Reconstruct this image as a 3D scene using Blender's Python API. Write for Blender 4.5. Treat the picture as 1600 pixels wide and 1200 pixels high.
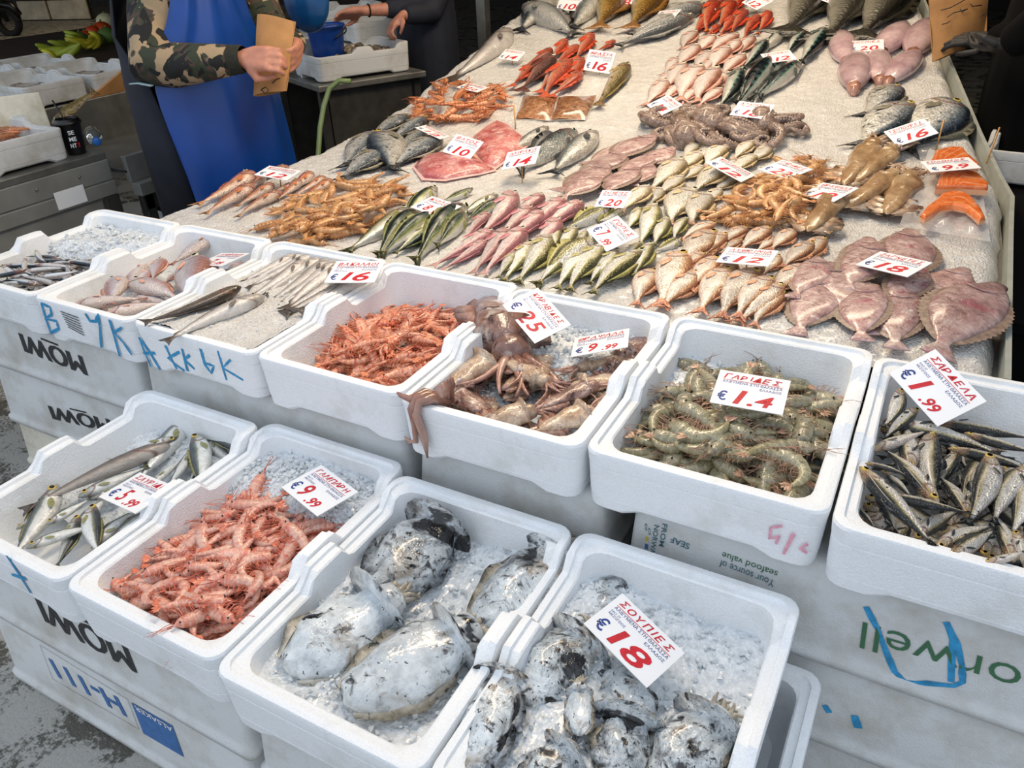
import bpy, math, random
import numpy as np
from mathutils import Vector, Matrix, Quaternion
rnd = random.Random(7)
nrs = np.random.RandomState(5)
for o in list(bpy.data.objects): bpy.data.objects.remove(o)
scene = bpy.context.scene
COL = scene.collection
PI = math.pi

# ---------------------------------------------------------------- camera
FPX = 1215.65
CAMP = Vector((0.4522, -1.0471, 1.5423))
def cam_axes(yaw, pitch, roll):
    cy, sy, cp, sp = math.cos(yaw), math.sin(yaw), math.cos(pitch), math.sin(pitch)
    f = Vector((sy*cp, cy*cp, sp)); r = Vector((cy, -sy, 0)); u = r.cross(f)
    c, s = math.cos(roll), math.sin(roll)
    return c*r + s*u, -s*r + c*u, f
CR, CU, CF = cam_axes(-0.5213, -0.5376, -0.0447)
cam = bpy.data.cameras.new('camera'); cam.sensor_width = 36; cam.lens = FPX/1600*36
cam.clip_start = 0.02; cam.clip_end = 200
cam_ob = bpy.data.objects.new('camera', cam); COL.objects.link(cam_ob)
Mc = Matrix((CR, CU, -CF)).transposed().to_4x4(); Mc.translation = CAMP
cam_ob.matrix_world = Mc
scene.camera = cam_ob

# ---------------------------------------------------------------- light
w = bpy.data.worlds.new('overcast_sky'); scene.world = w; w.use_nodes = True
bg = w.node_tree.nodes['Background']; bg.inputs[0].default_value = (0.80, 0.88, 1.0, 1); bg.inputs[1].default_value = 1.0
def area_light(name, loc, target, size, power, color):
    l = bpy.data.lights.new(name, 'AREA'); l.shape = 'RECTANGLE'; l.size, l.size_y = size; l.energy = power; l.color = color
    o = bpy.data.objects.new(name, l); COL.objects.link(o); o.location = loc
    o.rotation_euler = (Vector(target)-Vector(loc)).to_track_quat('-Z', 'Y').to_euler()
    return o
# warm stall lamps under the hall roof, above the ice display
area_light('stall_lamp', (-0.7, 1.5, 2.75), (-0.6, 1.5, 0.8), (2.2, 0.25), 53, (1.0, 0.80, 0.57))
area_light('stall_lamp', (-0.7, 3.4, 2.95), (-0.6, 3.0, 1.0), (2.4, 0.25), 36, (1.0, 0.80, 0.58))
scene.view_settings.view_transform = 'Standard'; scene.view_settings.look = 'None'
scene.view_settings.exposure = 0.12; scene.view_settings.gamma = 1.0
scene.view_settings.use_curve_mapping = False

# ---------------------------------------------------------------- geometry of the view
def ray(u, v):
    return CR*((u-800)/FPX) + CU*(-(v-600)/FPX) + CF
def on_z(u, v, z):
    d = ray(u, v); return CAMP + d*((z-CAMP.z)/d.z)
def on_y(u, v, y):
    d = ray(u, v); return CAMP + d*((y-CAMP.y)/d.y)
def on_x(u, v, x):
    d = ray(u, v); return CAMP + d*((x-CAMP.x)/d.x)
def at_depth(u, v, dep):
    return CAMP + ray(u, v)*dep
BY0, BYB, BY1 = 0.52, 1.79, 4.7
def zbed(y):
    y = max(y, BY0)
    z = 0.728 + 0.026*(y-0.55)
    t = y-BYB
    k = 0.35
    if t > k: z += 0.150*t
    elif t > -k: z += 0.150*(t+k)**2/(4*k)
    return z
def on_bed(u, v, lift=0.0):
    d = ray(u, v); a, b = 0.8, 8.0
    for _ in range(50):
        m = (a+b)/2; p = CAMP+d*m
        if p.z > zbed(p.y)+lift: a = m
        else: b = m
    return CAMP+d*a
def bed_n(y):
    e = 0.02; s = (zbed(y+e)-zbed(y-e))/(2*e)
    return Vector((0, -s, 1)).normalized()

# ---------------------------------------------------------------- mesh helpers
class MB:
    def __init__(s): s.v = []; s.f = []; s.uv = []; s.m = []
    def add(s, vs, fs, uv=None, mi=0):
        o = len(s.v); s.v += [tuple(p) for p in vs]; s.f += [tuple(i+o for i in f) for f in fs]; s.m += [mi]*len(fs)
        s.uv += list(uv) if uv is not None else [(0.5, 0.5)]*len(vs)
        return s
    def box(s, a, b, mi=0):
        x0, y0, z0 = a; x1, y1, z1 = b
        return s.add([(x0,y0,z0),(x1,y0,z0),(x1,y1,z0),(x0,y1,z0),(x0,y0,z1),(x1,y0,z1),(x1,y1,z1),(x0,y1,z1)],
              [(0,3,2,1),(4,5,6,7),(0,1,5,4),(1,2,6,5),(2,3,7,6),(3,0,4,7)], mi=mi)
    def rings(s, rings, cap=True, uv=None, mi=0, closed=True):
        k = len(rings[0]); vs = [p for r in rings for p in r]; fs = []
        kk = k if closed else k-1
        for i in range(len(rings)-1):
            for j in range(kk):
                a = i*k+j; b = i*k+(j+1) % k
                fs.append((a, a+k, b+k, b))
        if cap:
            fs.append(tuple(range(k))); n = (len(rings)-1)*k; fs.append(tuple(n+j for j in reversed(range(k))))
        return s.add(vs, fs, uv, mi)
    def tube(s, pts, rad, k=6, cap=True, mi=0, flat=1.0):
        pts = [Vector(p) for p in pts]; n = len(pts)
        if not hasattr(rad, '__len__'): rad = [rad]*n
        R = []; uv = []; t0 = (pts[1]-pts[0]).normalized()
        up = Vector((0, 0, 1)) if abs(t0.z) < 0.9 else Vector((1, 0, 0))
        a = t0.cross(up).normalized()
        for i in range(n):
            t = (pts[min(i+1, n-1)]-pts[max(i-1, 0)]).normalized()
            a = (a - t*a.dot(t)).normalized(); b = t.cross(a)
            R.append([pts[i]+(a*math.cos(2*PI*j/k)+b*math.sin(2*PI*j/k)*flat)*rad[i] for j in range(k)])
            uv += [(i/(n-1), abs(1-2*j/k)) for j in range(k)]
        return s.rings(R, cap, uv, mi)
    def lathe(s, prof, k=20, origin=(0,0,0), mi=0, cap=True):
        ox, oy, oz = origin
        return s.rings([[(ox+r*math.cos(2*PI*j/k), oy+r*math.sin(2*PI*j/k), oz+z) for j in range(k)] for r, z in prof], cap, None, mi)
    def ball(s, c, r, n=6, k=8, sc=(1,1,1), mi=0):
        R = []
        for i in range(n+1):
            a = PI*(0.03+0.94*i/n); R.append([(c[0]+r*sc[0]*math.sin(a)*math.cos(2*PI*j/k), c[1]+r*sc[1]*math.sin(a)*math.sin(2*PI*j/k), c[2]-r*sc[2]*math.cos(a)) for j in range(k)])
        return s.rings(R, True, None, mi)
    def poly(s, pts, th, axis=2, mi=0):
        n = len(pts); V = [Vector(p) for p in pts]; d = Vector((0,0,0)); d[axis] = th
        return s.add(V+[p+d for p in V], [tuple(reversed(range(n))), tuple(range(n, 2*n))]+[(i, (i+1) % n, n+(i+1) % n, n+i) for i in range(n)], mi=mi)
    def mesh(s, name, mats, smooth=True):
        me = bpy.data.meshes.new(name); me.from_pydata(s.v, [], s.f); me.update()
        for m in (mats if isinstance(mats, (list, tuple)) else [mats]): me.materials.append(m)
        if any(s.m): me.polygons.foreach_set('material_index', s.m)
        li = np.empty(len(me.loops), dtype=np.int32); me.loops.foreach_get('vertex_index', li)
        uvl = me.uv_layers.new(name='UVMap'); uvl.data.foreach_set('uv', np.array(s.uv, dtype=np.float32)[li].ravel())
        if smooth: me.polygons.foreach_set('use_smooth', [True]*len(me.polygons))
        me.update()
        return me
    def obj(s, name, mats, parent=None, smooth=True): return link(name, s.mesh(name, mats, smooth), parent)
def link(name, me, parent=None, loc=None):
    o = bpy.data.objects.new(name, me); COL.objects.link(o)
    if parent is not None: o.parent = parent
    if loc is not None: o.location = loc
    return o
def empty(name, loc=(0,0,0), rz=0):
    o = bpy.data.objects.new(name, None); COL.objects.link(o); o.location = loc; o.rotation_euler = (0,0,rz); o.empty_display_size = 0.05
    return o
def tag(o, label=None, cat=None, group=None, kind=None):
    if label: o['label'] = label
    if cat: o['category'] = cat
    if group: o['group'] = group
    if kind: o['kind'] = kind
    return o
def bevel(o, wd, seg=2):
    m = o.modifiers.new('bevel', 'BEVEL'); m.width = wd; m.segments = seg; m.limit_method = 'ANGLE'; m.angle_limit = 0.7
    return o

# ---------------------------------------------------------------- materials
def hexc(h):
    h = h.lstrip('#'); c = [int(h[i:i+2], 16)/255 for i in (0, 2, 4)]
    return tuple(x/12.92 if x <= 0.04045 else ((x+0.055)/1.055)**2.4 for x in c)+(1,)
class NT:
    def __init__(s, name):
        s.m = bpy.data.materials.new(name); s.m.use_nodes = True; s.t = s.m.node_tree; s.b = s.t.nodes['Principled BSDF']
    def n(s, typ, **kw):
        nd = s.t.nodes.new(typ)
        for k, v in kw.items(): setattr(nd, k, v)
        return nd
    def l(s, a, b): s.t.links.new(a, b)
    def coord(s, which='Object'): return s.n('ShaderNodeTexCoord').outputs[which]
    def noise(s, scale, detail=3, rough=0.55, vec=None, dist=0.0):
        nd = s.n('ShaderNodeTexNoise'); nd.inputs['Scale'].default_value = scale; nd.inputs['Detail'].default_value = detail
        nd.inputs['Roughness'].default_value = rough; nd.inputs['Distortion'].default_value = dist
        s.l(vec if vec is not None else s.coord(), nd.inputs['Vector']); return nd.outputs['Fac']
    def voro(s, scale, vec=None, feat='F1', out='Distance'):
        nd = s.n('ShaderNodeTexVoronoi', feature=feat); nd.inputs['Scale'].default_value = scale
        s.l(vec if vec is not None else s.coord(), nd.inputs['Vector']); return nd.outputs[out]
    def ramp(s, fac, stops, interp='LINEAR'):
        r = s.n('ShaderNodeValToRGB'); e = r.color_ramp.elements; r.color_ramp.interpolation = interp
        while len(e) > 1: e.remove(e[-1])
        for i, (p, c) in enumerate(stops):
            el = e[0] if i == 0 else e.new(p)
            el.position = p; el.color = c if isinstance(c, tuple) else hexc(c)
        s.l(fac, r.inputs[0]); return r.outputs[0]
    def mix(s, fac, a, b, mode='MIX'):
        m = s.n('ShaderNodeMix', data_type='RGBA', blend_type=mode)
        for sock, val in ((m.inputs[0], fac), (m.inputs[6], a), (m.inputs[7], b)):
            if isinstance(val, (int, float)): sock.default_value = val
            elif isinstance(val, tuple): sock.default_value = val
            elif isinstance(val, str): sock.default_value = hexc(val)
            else: s.l(val, sock)
        return m.outputs[2]
    def math(s, op, a, b=0.0, c=None):
        m = s.n('ShaderNodeMath', operation=op)
        for i, val in enumerate((a, b) if c is None else (a, b, c)):
            if isinstance(val, (int, float)): m.inputs[i].default_value = val
            else: s.l(val, m.inputs[i])
        return m.outputs[0]
    def bump(s, h, strength=0.3, dist=0.01):
        b = s.n('ShaderNodeBump'); b.inputs['Strength'].default_value = strength; b.inputs['Distance'].default_value = dist
        s.l(h, b.inputs['Height']); s.l(b.outputs[0], s.b.inputs['Normal'])
    def out(s, col=None, rough=0.5, metal=0.0, **kw):
        if col is not None:
            if isinstance(col, (tuple, str)): s.b.inputs['Base Color'].default_value = col if isinstance(col, tuple) else hexc(col)
            else: s.l(col, s.b.inputs['Base Color'])
        if isinstance(rough, (int, float)): s.b.inputs['Roughness'].default_value = rough
        else: s.l(rough, s.b.inputs['Roughness'])
        s.b.inputs['Metallic'].default_value = metal
        for k, v in kw.items(): s.b.inputs[k.replace('_', ' ')].default_value = v
        return s.m
def plain(name, col, rough=0.5, metal=0.0, var=0.12, scale=20, bump=0.0, **kw):
    t = NT(name); c = hexc(col) if isinstance(col, str) else col
    dk = tuple(x*(1-var) for x in c[:3])+(1,); lt = tuple(min(1, x*(1+var)) for x in c[:3])+(1,)
    nz = t.noise(scale); k = t.ramp(nz, [(0.3, dk), (0.7, lt)])
    if bump: t.bump(nz, bump, 0.005)
    return t.out(k, rough, metal, **kw)
def eps_mat(name, col, dirt, amount=0.55):
    t = NT(name); rn = t.n('ShaderNodeObjectInfo').outputs['Random']
    n1 = t.noise(7, 5, 0.65); n2 = t.noise(45, 3, 0.6); bead = t.voro(260)
    k = t.ramp(n1, [(amount, hexc(col)), (min(1, amount+0.28), hexc(dirt))])
    sp = t.ramp(n2, [(0.70, (0,0,0,1)), (0.80, (1,1,1,1))])
    k = t.mix(t.math('MULTIPLY', sp, 0.35), k, hexc('#8f8a80'))
    k = t.mix(t.math('MULTIPLY', bead, 0.25), k, hexc('#c9cccf'))
    t.bump(bead, 0.25, 0.003)
    return t.out(k, 0.62)
M_EPS = eps_mat('white_polystyrene', '#f1f4f6', '#d3d3cc')
M_EPS2 = eps_mat('used_polystyrene', '#d0d2d1', '#aca89a', 0.46)
M_EPS3 = eps_mat('yellowed_polystyrene', '#ddd8c4', '#a89f80', 0.45)
M_STEEL = plain('brushed_steel', '#82827d', 0.38, 0.6, 0.25, 9)
M_STEELD = plain('worn_dark_steel', '#403f3c', 0.5, 0.3, 0.3, 12)
M_STEELP = plain('scuffed_steel_panel', '#83837e', 0.45, 0.1, 0.2, 5)
M_BLACKM = plain('black_marking', '#2b2c2e', 0.6, 0, 0.25, 60)
M_BLUEM = plain('blue_marker', '#2f8fc0', 0.6, 0, 0.3, 70)
M_NAVYM = plain('navy_print', '#27408a', 0.6)
M_BOXBLUE = plain('blue_print', '#3f6da6', 0.6, 0, 0.15, 60)
M_GREENP = plain('green_print', '#3d6b4c', 0.6)
M_TEALP = plain('teal_print', '#47707c', 0.6)
M_REDM = plain('red_marker', '#c4182a', 0.55, 0, 0.2, 60)
M_PINKM = plain('faded_pink_marker', '#e2a3b4', 0.6, 0, 0.25, 90)
M_WHITEP = plain('white_print', '#e9ecef', 0.6)
M_YELP = plain('yellow_print', '#d6c44a', 0.6)
M_ORP = plain('orange_print', '#d88a3a', 0.6)
M_CARD = plain('white_card', '#eef0f2', 0.35, 0, 0.03, 8)
M_WOOD = plain('wooden_skewer', '#b98d55', 0.6, 0, 0.3, 60)
def ice_mats():
    t = NT('crushed_ice'); n1 = t.noise(160, 3, 0.7); n2 = t.noise(14, 4, 0.6); v = t.voro(150)
    k = t.ramp(n2, [(0.3, hexc('#efece6')), (0.65, hexc('#fbf9f4'))])
    vc = t.n('ShaderNodeSeparateColor'); t.l(t.voro(190, None, 'F1', 'Color'), vc.inputs[0]); k = t.mix(t.math('MULTIPLY', vc.outputs[0], 0.30), k, hexc('#c4c0b8'))
    h = t.math('ADD', t.math('MULTIPLY', v, 0.6), n1); t.bump(h, 0.9, 0.010)
    a = t.out(k, 0.25, Coat_Weight=0.5, Coat_Roughness=0.12)
    t = NT('ice_chips'); n1 = t.noise(40, 2)
    k = t.ramp(n1, [(0.3, hexc('#dde4e8')), (0.7, hexc('#f6f8f9'))]); t.bump(t.noise(120, 2), 0.3, 0.004)
    b = t.out(k, 0.12, Transmission_Weight=0.18, IOR=1.31)
    t = NT('grey_box_ice'); n1 = t.noise(60, 3); n2 = t.noise(26, 4, 0.7); v = t.voro(120)
    k = t.ramp(n1, [(0.3, hexc('#ccd3d8')), (0.7, hexc('#ebeff1'))])
    ink = t.ramp(n2, [(0.60, (0,0,0,1)), (0.70, (1,1,1,1))]); k = t.mix(t.math('MULTIPLY', ink, 0.55), k, hexc('#55585c'))
    t.bump(t.math('ADD', v, n1), 0.5, 0.008)
    c = t.out(k, 0.25, Coat_Weight=0.3)
    return a, b, c
M_ICE, M_CHIP, M_ICEG = ice_mats()
# ================================================================ structure
def build_floor():
    t = NT('wet_concrete'); n1 = t.noise(6.5, 6, 0.68, None, .6); n2 = t.noise(90, 4, 0.65); n3 = t.noise(0.6, 3)
    nn = t.math('ADD', t.math('MULTIPLY', n1, .72), t.math('MULTIPLY', n2, .28)); k = t.ramp(nn, [(0.46, hexc('#46443b')), (0.51, hexc('#a9a8a2'))]); k = t.mix(t.math('MULTIPLY', n2, 0.35), k, hexc('#5e5c54'))
    r = t.ramp(n1, [(0.40, (0.25,)*3+(1,)), (0.58, (0.7,)*3+(1,))]); t.bump(n2, 0.5, 0.01)
    m = t.out(k, r)
    f = MB().add([(-40,-8,0),(12,-8,0),(12,40,0),(-40,40,0)], [(0,1,2,3)]).obj('floor', m, smooth=False)
    tag(f, 'wet grey concrete market floor', kind='structure')
    dk = plain('dark_roof', '#1c1b1a', 0.8, 0, 0.2, 3)
    c = MB().box((-40, 1.15, 3.3), (12, 40, 3.45)).obj('ceiling', dk, smooth=False); tag(c, 'dark market hall roof', kind='structure')
    wl = plain('dark_wall', '#26231f', 0.8, 0, 0.3, 2)
    b = MB().box((-40, 14.5, 0), (12, 14.7, 3.3)).obj('wall_back', wl, smooth=False); tag(b, 'dark back wall of the market hall', kind='structure')
    blk = plain('shade_black_wall', '#08080a', 0.9, 0, 0.2, 3)  # near-black colour stands in for the unlit background; sky light would grey it
    b = MB().box((2.0, 1.0, 0), (2.15, 14.5, 3.3)).obj('wall_right', blk, smooth=False); tag(b, 'wall right of the stall, darkness put into its near-black colour', kind='structure')
build_floor()

# ---------------------------------------------------------------- fish display table with ice
def xl(y): return -1.83 if y < BYB else -1.83-0.092*(y-BYB)
def xr(y): return 0.645 if y < BYB-0.1 else 0.645-0.225*(y-BYB+0.1)
def smooth_noise(nx, ny, cells, rs):
    g = rs.rand(int(cells*ny/nx)+3, cells+3)
    X = np.linspace(0, cells, nx); Y = np.linspace(0, g.shape[0]-3, ny)
    xi = X.astype(int); yi = Y.astype(int); fx = X-xi; fy = (Y-yi)[:, None]
    fx = fx*fx*(3-2*fx); fy = fy*fy*(3-2*fy)
    a = g[yi][:, xi]; b = g[yi][:, xi+1]; c = g[yi+1][:, xi]; d = g[yi+1][:, xi+1]
    return (a*(1-fx)+b*fx)*(1-fy)+(c*(1-fx)+d*fx)*fy
def grid_mesh(P, name, mat, uv=None):
    ny, nx = P.shape[:2]; idx = np.arange(nx*ny).reshape(ny, nx)
    q = np.stack([idx[:-1,:-1], idx[:-1,1:], idx[1:,1:], idx[1:,:-1]], -1).reshape(-1, 4)
    me = bpy.data.meshes.new(name); me.vertices.add(nx*ny); me.vertices.foreach_set('co', P.reshape(-1).astype(np.float32))
    me.loops.add(q.size); me.loops.foreach_set('vertex_index', q.ravel().astype(np.int32))
    me.polygons.add(len(q)); me.polygons.foreach_set('loop_start', np.arange(0, q.size, 4, dtype=np.int32))
    me.polygons.foreach_set('use_smooth', [True]*len(q)); me.materials.append(mat); me.update(calc_edges=True); me.validate()
    return me
def build_bed():
    nx, ny = 260, 430
    rs = np.random.RandomState(3)
    ys = np.linspace(BY0, BY1, ny); P = np.zeros((ny, nx, 3))
    nz = smooth_noise(nx, ny, 14, rs)*0.012+smooth_noise(nx, ny, 90, rs)*0.004+rs.rand(ny, nx)*0.004
    t = np.linspace(0, 1, nx)
    edge = smooth_noise(nx, ny, 40, rs)[:, :2]
    for i, y in enumerate(ys):
        a, b = xl(y)-.015-0.03*edge[i,0], xr(y)-0.012*edge[i,1]
        xx = a+(b-a)*t; P[i,:,0] = xx; P[i,:,1] = y+0.002*rs.randn(nx)
        d = np.minimum(xx-a, b-xx); drop = 0.05*np.clip(1-d/0.05, 0, 1)**2
        P[i,:,2] = zbed(y)-0.014+nz[i]-drop
    o = link('crushed_ice', grid_mesh(P, 'crushed_ice', M_ICE)); tag(o, 'crushed white ice heaped over the long sloping fish display', 'ice', kind='stuff')
    tb = empty('display_table', (-0.6, 2.6, 0)); inv = tb.matrix_basis.copy(); inv.translation = -Vector((-0.6, 2.6, 0))
    def part(mb, name, m, sm=False):
        for i, p in enumerate(mb.v): mb.v[i] = (p[0]+0.6, p[1]-2.6, p[2])
        return mb.obj(name, m, tb, sm)
    R = []
    for y in (0.56, 1.4, 1.79, 2.2, 3.2, BY1):
        a, b, z = xl(y), xr(y), zbed(y)
        R.append([(a, y, z-0.05), (b, y, z-0.05), (b, y, z-0.09), (a, y, z-0.09)])
    part(MB().rings(R), 'tray', M_STEEL)
    for fn, off in ((xl, -0.012), (xr, 0.0)):
        R = []
        for y in (0.56, 1.0, 1.4, 1.69, 1.85, 2.2, 3.2, BY1):
            x = fn(y)+off; z = zbed(y); tz = -.03 if off else .004; R.append([(x, y, z-0.10), (x+0.012, y, z-0.10), (x+0.012, y, z+tz), (x, y, z+tz)])
        part(MB().rings(R), 'side_rail', plain('pale_rail', '#a9ada4', .4, .2) if not off else M_STEEL)
    dark = plain('dark_skirt', '#17181a', 0.6, 0.2, 0.2, 6)
    for fn, off in ((xl, 0.02), (xr, -0.03)):
        R = []
        for y in (0.6, 1.8, 3.2, BY1-0.05):
            x = fn(y)+off; R.append([(x, y, 0.08), (x+0.01, y, 0.08), (x+0.01, y, zbed(y)-0.09), (x, y, zbed(y)-0.09)])
        part(MB().rings(R), 'skirt', dark)
    for x in (-1.75, 0.2):
        for y in (0.75, 2.6, 4.5): part(MB().box((x, y, 0), (x+0.05, y+0.05, zbed(y)-0.09)), 'leg', M_STEELD)
    tag(tb, 'long steel display table tilted up at the back under the ice', 'table')
build_bed()

# ---------------------------------------------------------------- polystyrene fish boxes
def rrect(x0, y0, x1, y1, r, n=4, m=10):
    """rounded rectangle, counter-clockwise from the front left corner; returns (x, y, side, t)"""
    pts = []
    cs = [(x1-r, y0+r, -PI/2), (x1-r, y1-r, 0), (x0+r, y1-r, PI/2), (x0+r, y0+r, PI)]
    ed = [((x0+r, y0), (x1-r, y0)), ((x1, y0+r), (x1, y1-r)), ((x1-r, y1), (x0+r, y1)), ((x0, y1-r), (x0, y0+r))]
    mm = [m, 26, m, 26]
    for s in range(4):
        (ax, ay), (bx, by) = ed[s]
        for i in range(mm[s]): t = i/mm[s]; pts.append((ax+(bx-ax)*t, ay+(by-ay)*t))
        cx, cy, a0 = cs[s]
        for i in range(n): a = a0+PI/2*i/n; pts.append((cx+r*math.cos(a), cy+r*math.sin(a)))
    return pts
def sstep(a, b, x):
    t = min(1, max(0, (x-a)/(b-a))); return t*t*(3-2*t)
def box_mesh(W, D, H, raise_=0.03, wall=0.033, floor_t=0.02):
    def side_raise(y):
        t = y/D
        return raise_*max(sstep(0.385, 0.42, t)*(1-sstep(0.56, 0.60, t)), sstep(0.84, 0.885, t))
    def ring(inset, r, zf):
        return [(x, y, zf(x, y)) for x, y in rrect(inset, inset, W-inset, D-inset, r)]
    def top(x, y): return H+side_raise(y)
    def foot(x, y):
        mid = (sstep(0.22, 0.25, x/W)*(1-sstep(0.75, 0.78, x/W))) if (y < 0.05 or y > D-0.05) else (sstep(0.2, 0.23, y/D)*(1-sstep(0.77, 0.8, y/D)))
        return 0.014*mid
    rings = [ring(0.03, 0.02, lambda x, y: 0.012+0*foot(x, y)),
             ring(0.012, 0.03, foot), ring(0.007, 0.03, lambda x, y: foot(x, y)+0.006),
             ring(0.0055, 0.03, lambda x, y: 0.028), ring(0.0072, 0.03, lambda x, y: 0.0295), ring(0.005, 0.03, lambda x, y: 0.031),
             ring(0.0025, 0.03, lambda x, y: H*0.72), ring(0.0042, 0.03, lambda x, y: H*0.735), ring(0.002, 0.03, lambda x, y: H*0.75),
             ring(0.0, 0.03, lambda x, y: top(x, y)-0.006), ring(0.002, 0.03, lambda x, y: top(x, y)-0.001), ring(0.005, 0.028, top),
             ring(0.015, 0.024, top), ring(0.016, 0.024, lambda x, y: top(x, y)-0.007), ring(wall-0.003, 0.022, lambda x, y: top(x, y)-0.007),
             ring(wall, 0.035, lambda x, y: top(x, y)-0.010), ring(wall+0.008, 0.045, lambda x, y: floor_t+0.02), ring(wall+0.02, 0.04, lambda x, y: floor_t)]
    mb = MB(); mb.rings(rings); return mb
BOXM = {}
def fish_box(x0, y0, ztop, W, D, H, label, rz=0.0, mat=None, group='open white polystyrene fish boxes', raise_=0.03):
    key = (round(W,3), round(D,3), round(H,3), raise_, (mat or M_EPS).name)
    if key not in BOXM: BOXM[key] = box_mesh(W, D, H, raise_).mesh('fish_box', mat or M_EPS); BOXM[key].set_sharp_from_angle(angle=0.5)
    o = link('fish_box', BOXM[key]); o.location = (x0, y0, ztop-H); o.rotation_euler = (0, 0, rz)
    tag(o, label, 'box', group); return o
BH = 0.13
MX = [-2.035, -1.628, -1.238, -0.822, -0.414, -0.010, 0.414, 0.828]; MZ = 0.725
SX = [-1.222, -0.818, -0.418, -0.006, 0.405]; SZ = 0.520
MLAB = ['open white fish box of anchovies at the far left end', 'open white fish box of pink pandoras marked with blue B',
        'low white fish box of hake on ice with blue scrawl', 'open white fish box of orange langoustines',
        'open white fish box of brown flying squid', 'open white fish box of grey-green prawns', 'open white fish box of sardines at right edge']
MBOX = []
for i in range(7):
    dx = 0.005; yo = [0.0, 0.0, 0.006, 0.004, -0.012, -0.004, -0.022][i]
    MBOX.append(fish_box(MX[i]+dx/2, yo, MZ, MX[i+1]-MX[i]-dx, 0.535, BH, MLAB[i], rz=[0.0,0.005,-0.004,0.0,0.01,0.004,0.006][i]))
SLAB = ['open white fish box of horse mackerel in the front row', 'open white fish box of pink shrimp in the front row',
        'open white fish box with four inky cuttlefish on ice', 'open white fish box crowded with inky cuttlefish at the bottom edge']
SBOX = []
for i in range(4):
    yo = [-0.548, -0.548, -0.560, -0.556][i]
    SBOX.append(fish_box(SX[i]+0.003, yo, SZ, SX[i+1]-SX[i]-0.006, [0.535,0.557,0.538,0.54][i], BH, SLAB[i], rz=[0,0.0,0.004,0.0][i]))

# ---------------------------------------------------------------- closed boxes of the stacks (standing upside down)
def stack_box(x0, x1, y0, y1, z0, z1, label, mat=M_EPS2, lip=True):
    """upside-down box with a lid flange along the bottom edge, chamfered corners"""
    W, D, H = x1-x0, y1-y0, z1-z0
    def ring(i, z, r=0.018): return [(x, y, z) for x, y in rrect(i, i, W-i, D-i, r, 3, 8)]
    f = 0.0 if lip else 0.004
    R = [ring(0.01, 0.0), ring(f, 0.003), ring(f, 0.020), ring(f+0.006, 0.024), ring(0.008, 0.04), ring(0.018, H-0.012), ring(0.024, H-0.003), ring(0.04, H)]
    o = MB().rings(R).obj('polystyrene_crate', mat); o.location = (x0, y0, z0)
    tag(o, label, 'box', 'stacked polystyrene crates'); return o
ST = {}
ST['mA'] = stack_box(-2.14, -1.31, 0.022, 0.52, 0.408, 0.595, 'upside-down lettered white crate directly under the pandora box')
ST['mB'] = stack_box(-2.08, -1.27, 0.016, 0.52, 0.190, 0.406, 'upside-down lettered white crate second from top in left stack')
ST['mC'] = stack_box(-2.10, -1.30, 0.022, 0.52, 0.0, 0.188, 'plain yellowed crate on the floor at the far left', M_EPS3)
ST['mD'] = stack_box(-1.305, -0.435, 0.026, 0.52, 0.40, 0.595, 'plain grimy white crate under the langoustine box', M_EPS2)
stack_box(-1.27, -0.45, 0.03, 0.52, 0.19, 0.398, 'plain white crate behind the pink shrimp box, middle layer')
stack_box(-1.27, -0.45, 0.03, 0.52, 0.0, 0.188, 'plain white crate behind the pink shrimp box, floor layer')
ST['mE'] = stack_box(-0.425, 0.035, 0.02, 0.52, 0.42, 0.595, 'short stained white crate with rounded corner under the squid box', M_EPS2)
stack_box(-0.43, 0.05, 0.04, 0.52, 0.20, 0.418, 'plain white crate below the short stained crate', M_EPS2)
stack_box(-0.43, 0.05, 0.04, 0.52, 0.0, 0.198, 'plain white crate on the floor behind the cuttlefish boxes', M_EPS2)
ST['mF'] = stack_box(0.062, 0.90, 0.018, 0.52, 0.378, 0.595, 'upside-down white crate with green lettering under prawn and sardine boxes', M_EPS2)
ST['mG'] = stack_box(0.075, 0.93, 0.014, 0.52, 0.175, 0.376, 'white crate with blue smudges at the bottom right', M_EPS2)
ST['mH'] = stack_box(0.07, 0.92, 0.02, 0.52, 0.0, 0.173, 'floor crate at the bottom of the right stack', M_EPS2)
ST['sA'] = stack_box(-1.25, -0.425, -0.535, -0.03, 0.226, 0.39, 'upside-down lettered grey-white crate directly under the pink shrimp box', M_EPS2)
ST['sB'] = stack_box(-1.285, -0.445, -0.545, -0.03, 0.0, 0.224, 'white crate with blue number lettering standing on the floor', M_EPS2)
stack_box(-0.42, 0.035, -0.535, -0.03, 0.2, 0.388, 'white crate under the box of four cuttlefish')
stack_box(-0.44, 0.035, -0.54, -0.03, 0.0, 0.198, 'white floor crate under the box of four cuttlefish')
fish_box(0.045, -0.50, 0.388, 0.415, 0.49, 0.15, 'empty rounded white fish box supporting the crowded cuttlefish box', raise_=0.0)
stack_box(0.04, 0.46, -0.52, -0.03, 0.0, 0.236, 'white floor crate below the empty rounded box')

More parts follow.
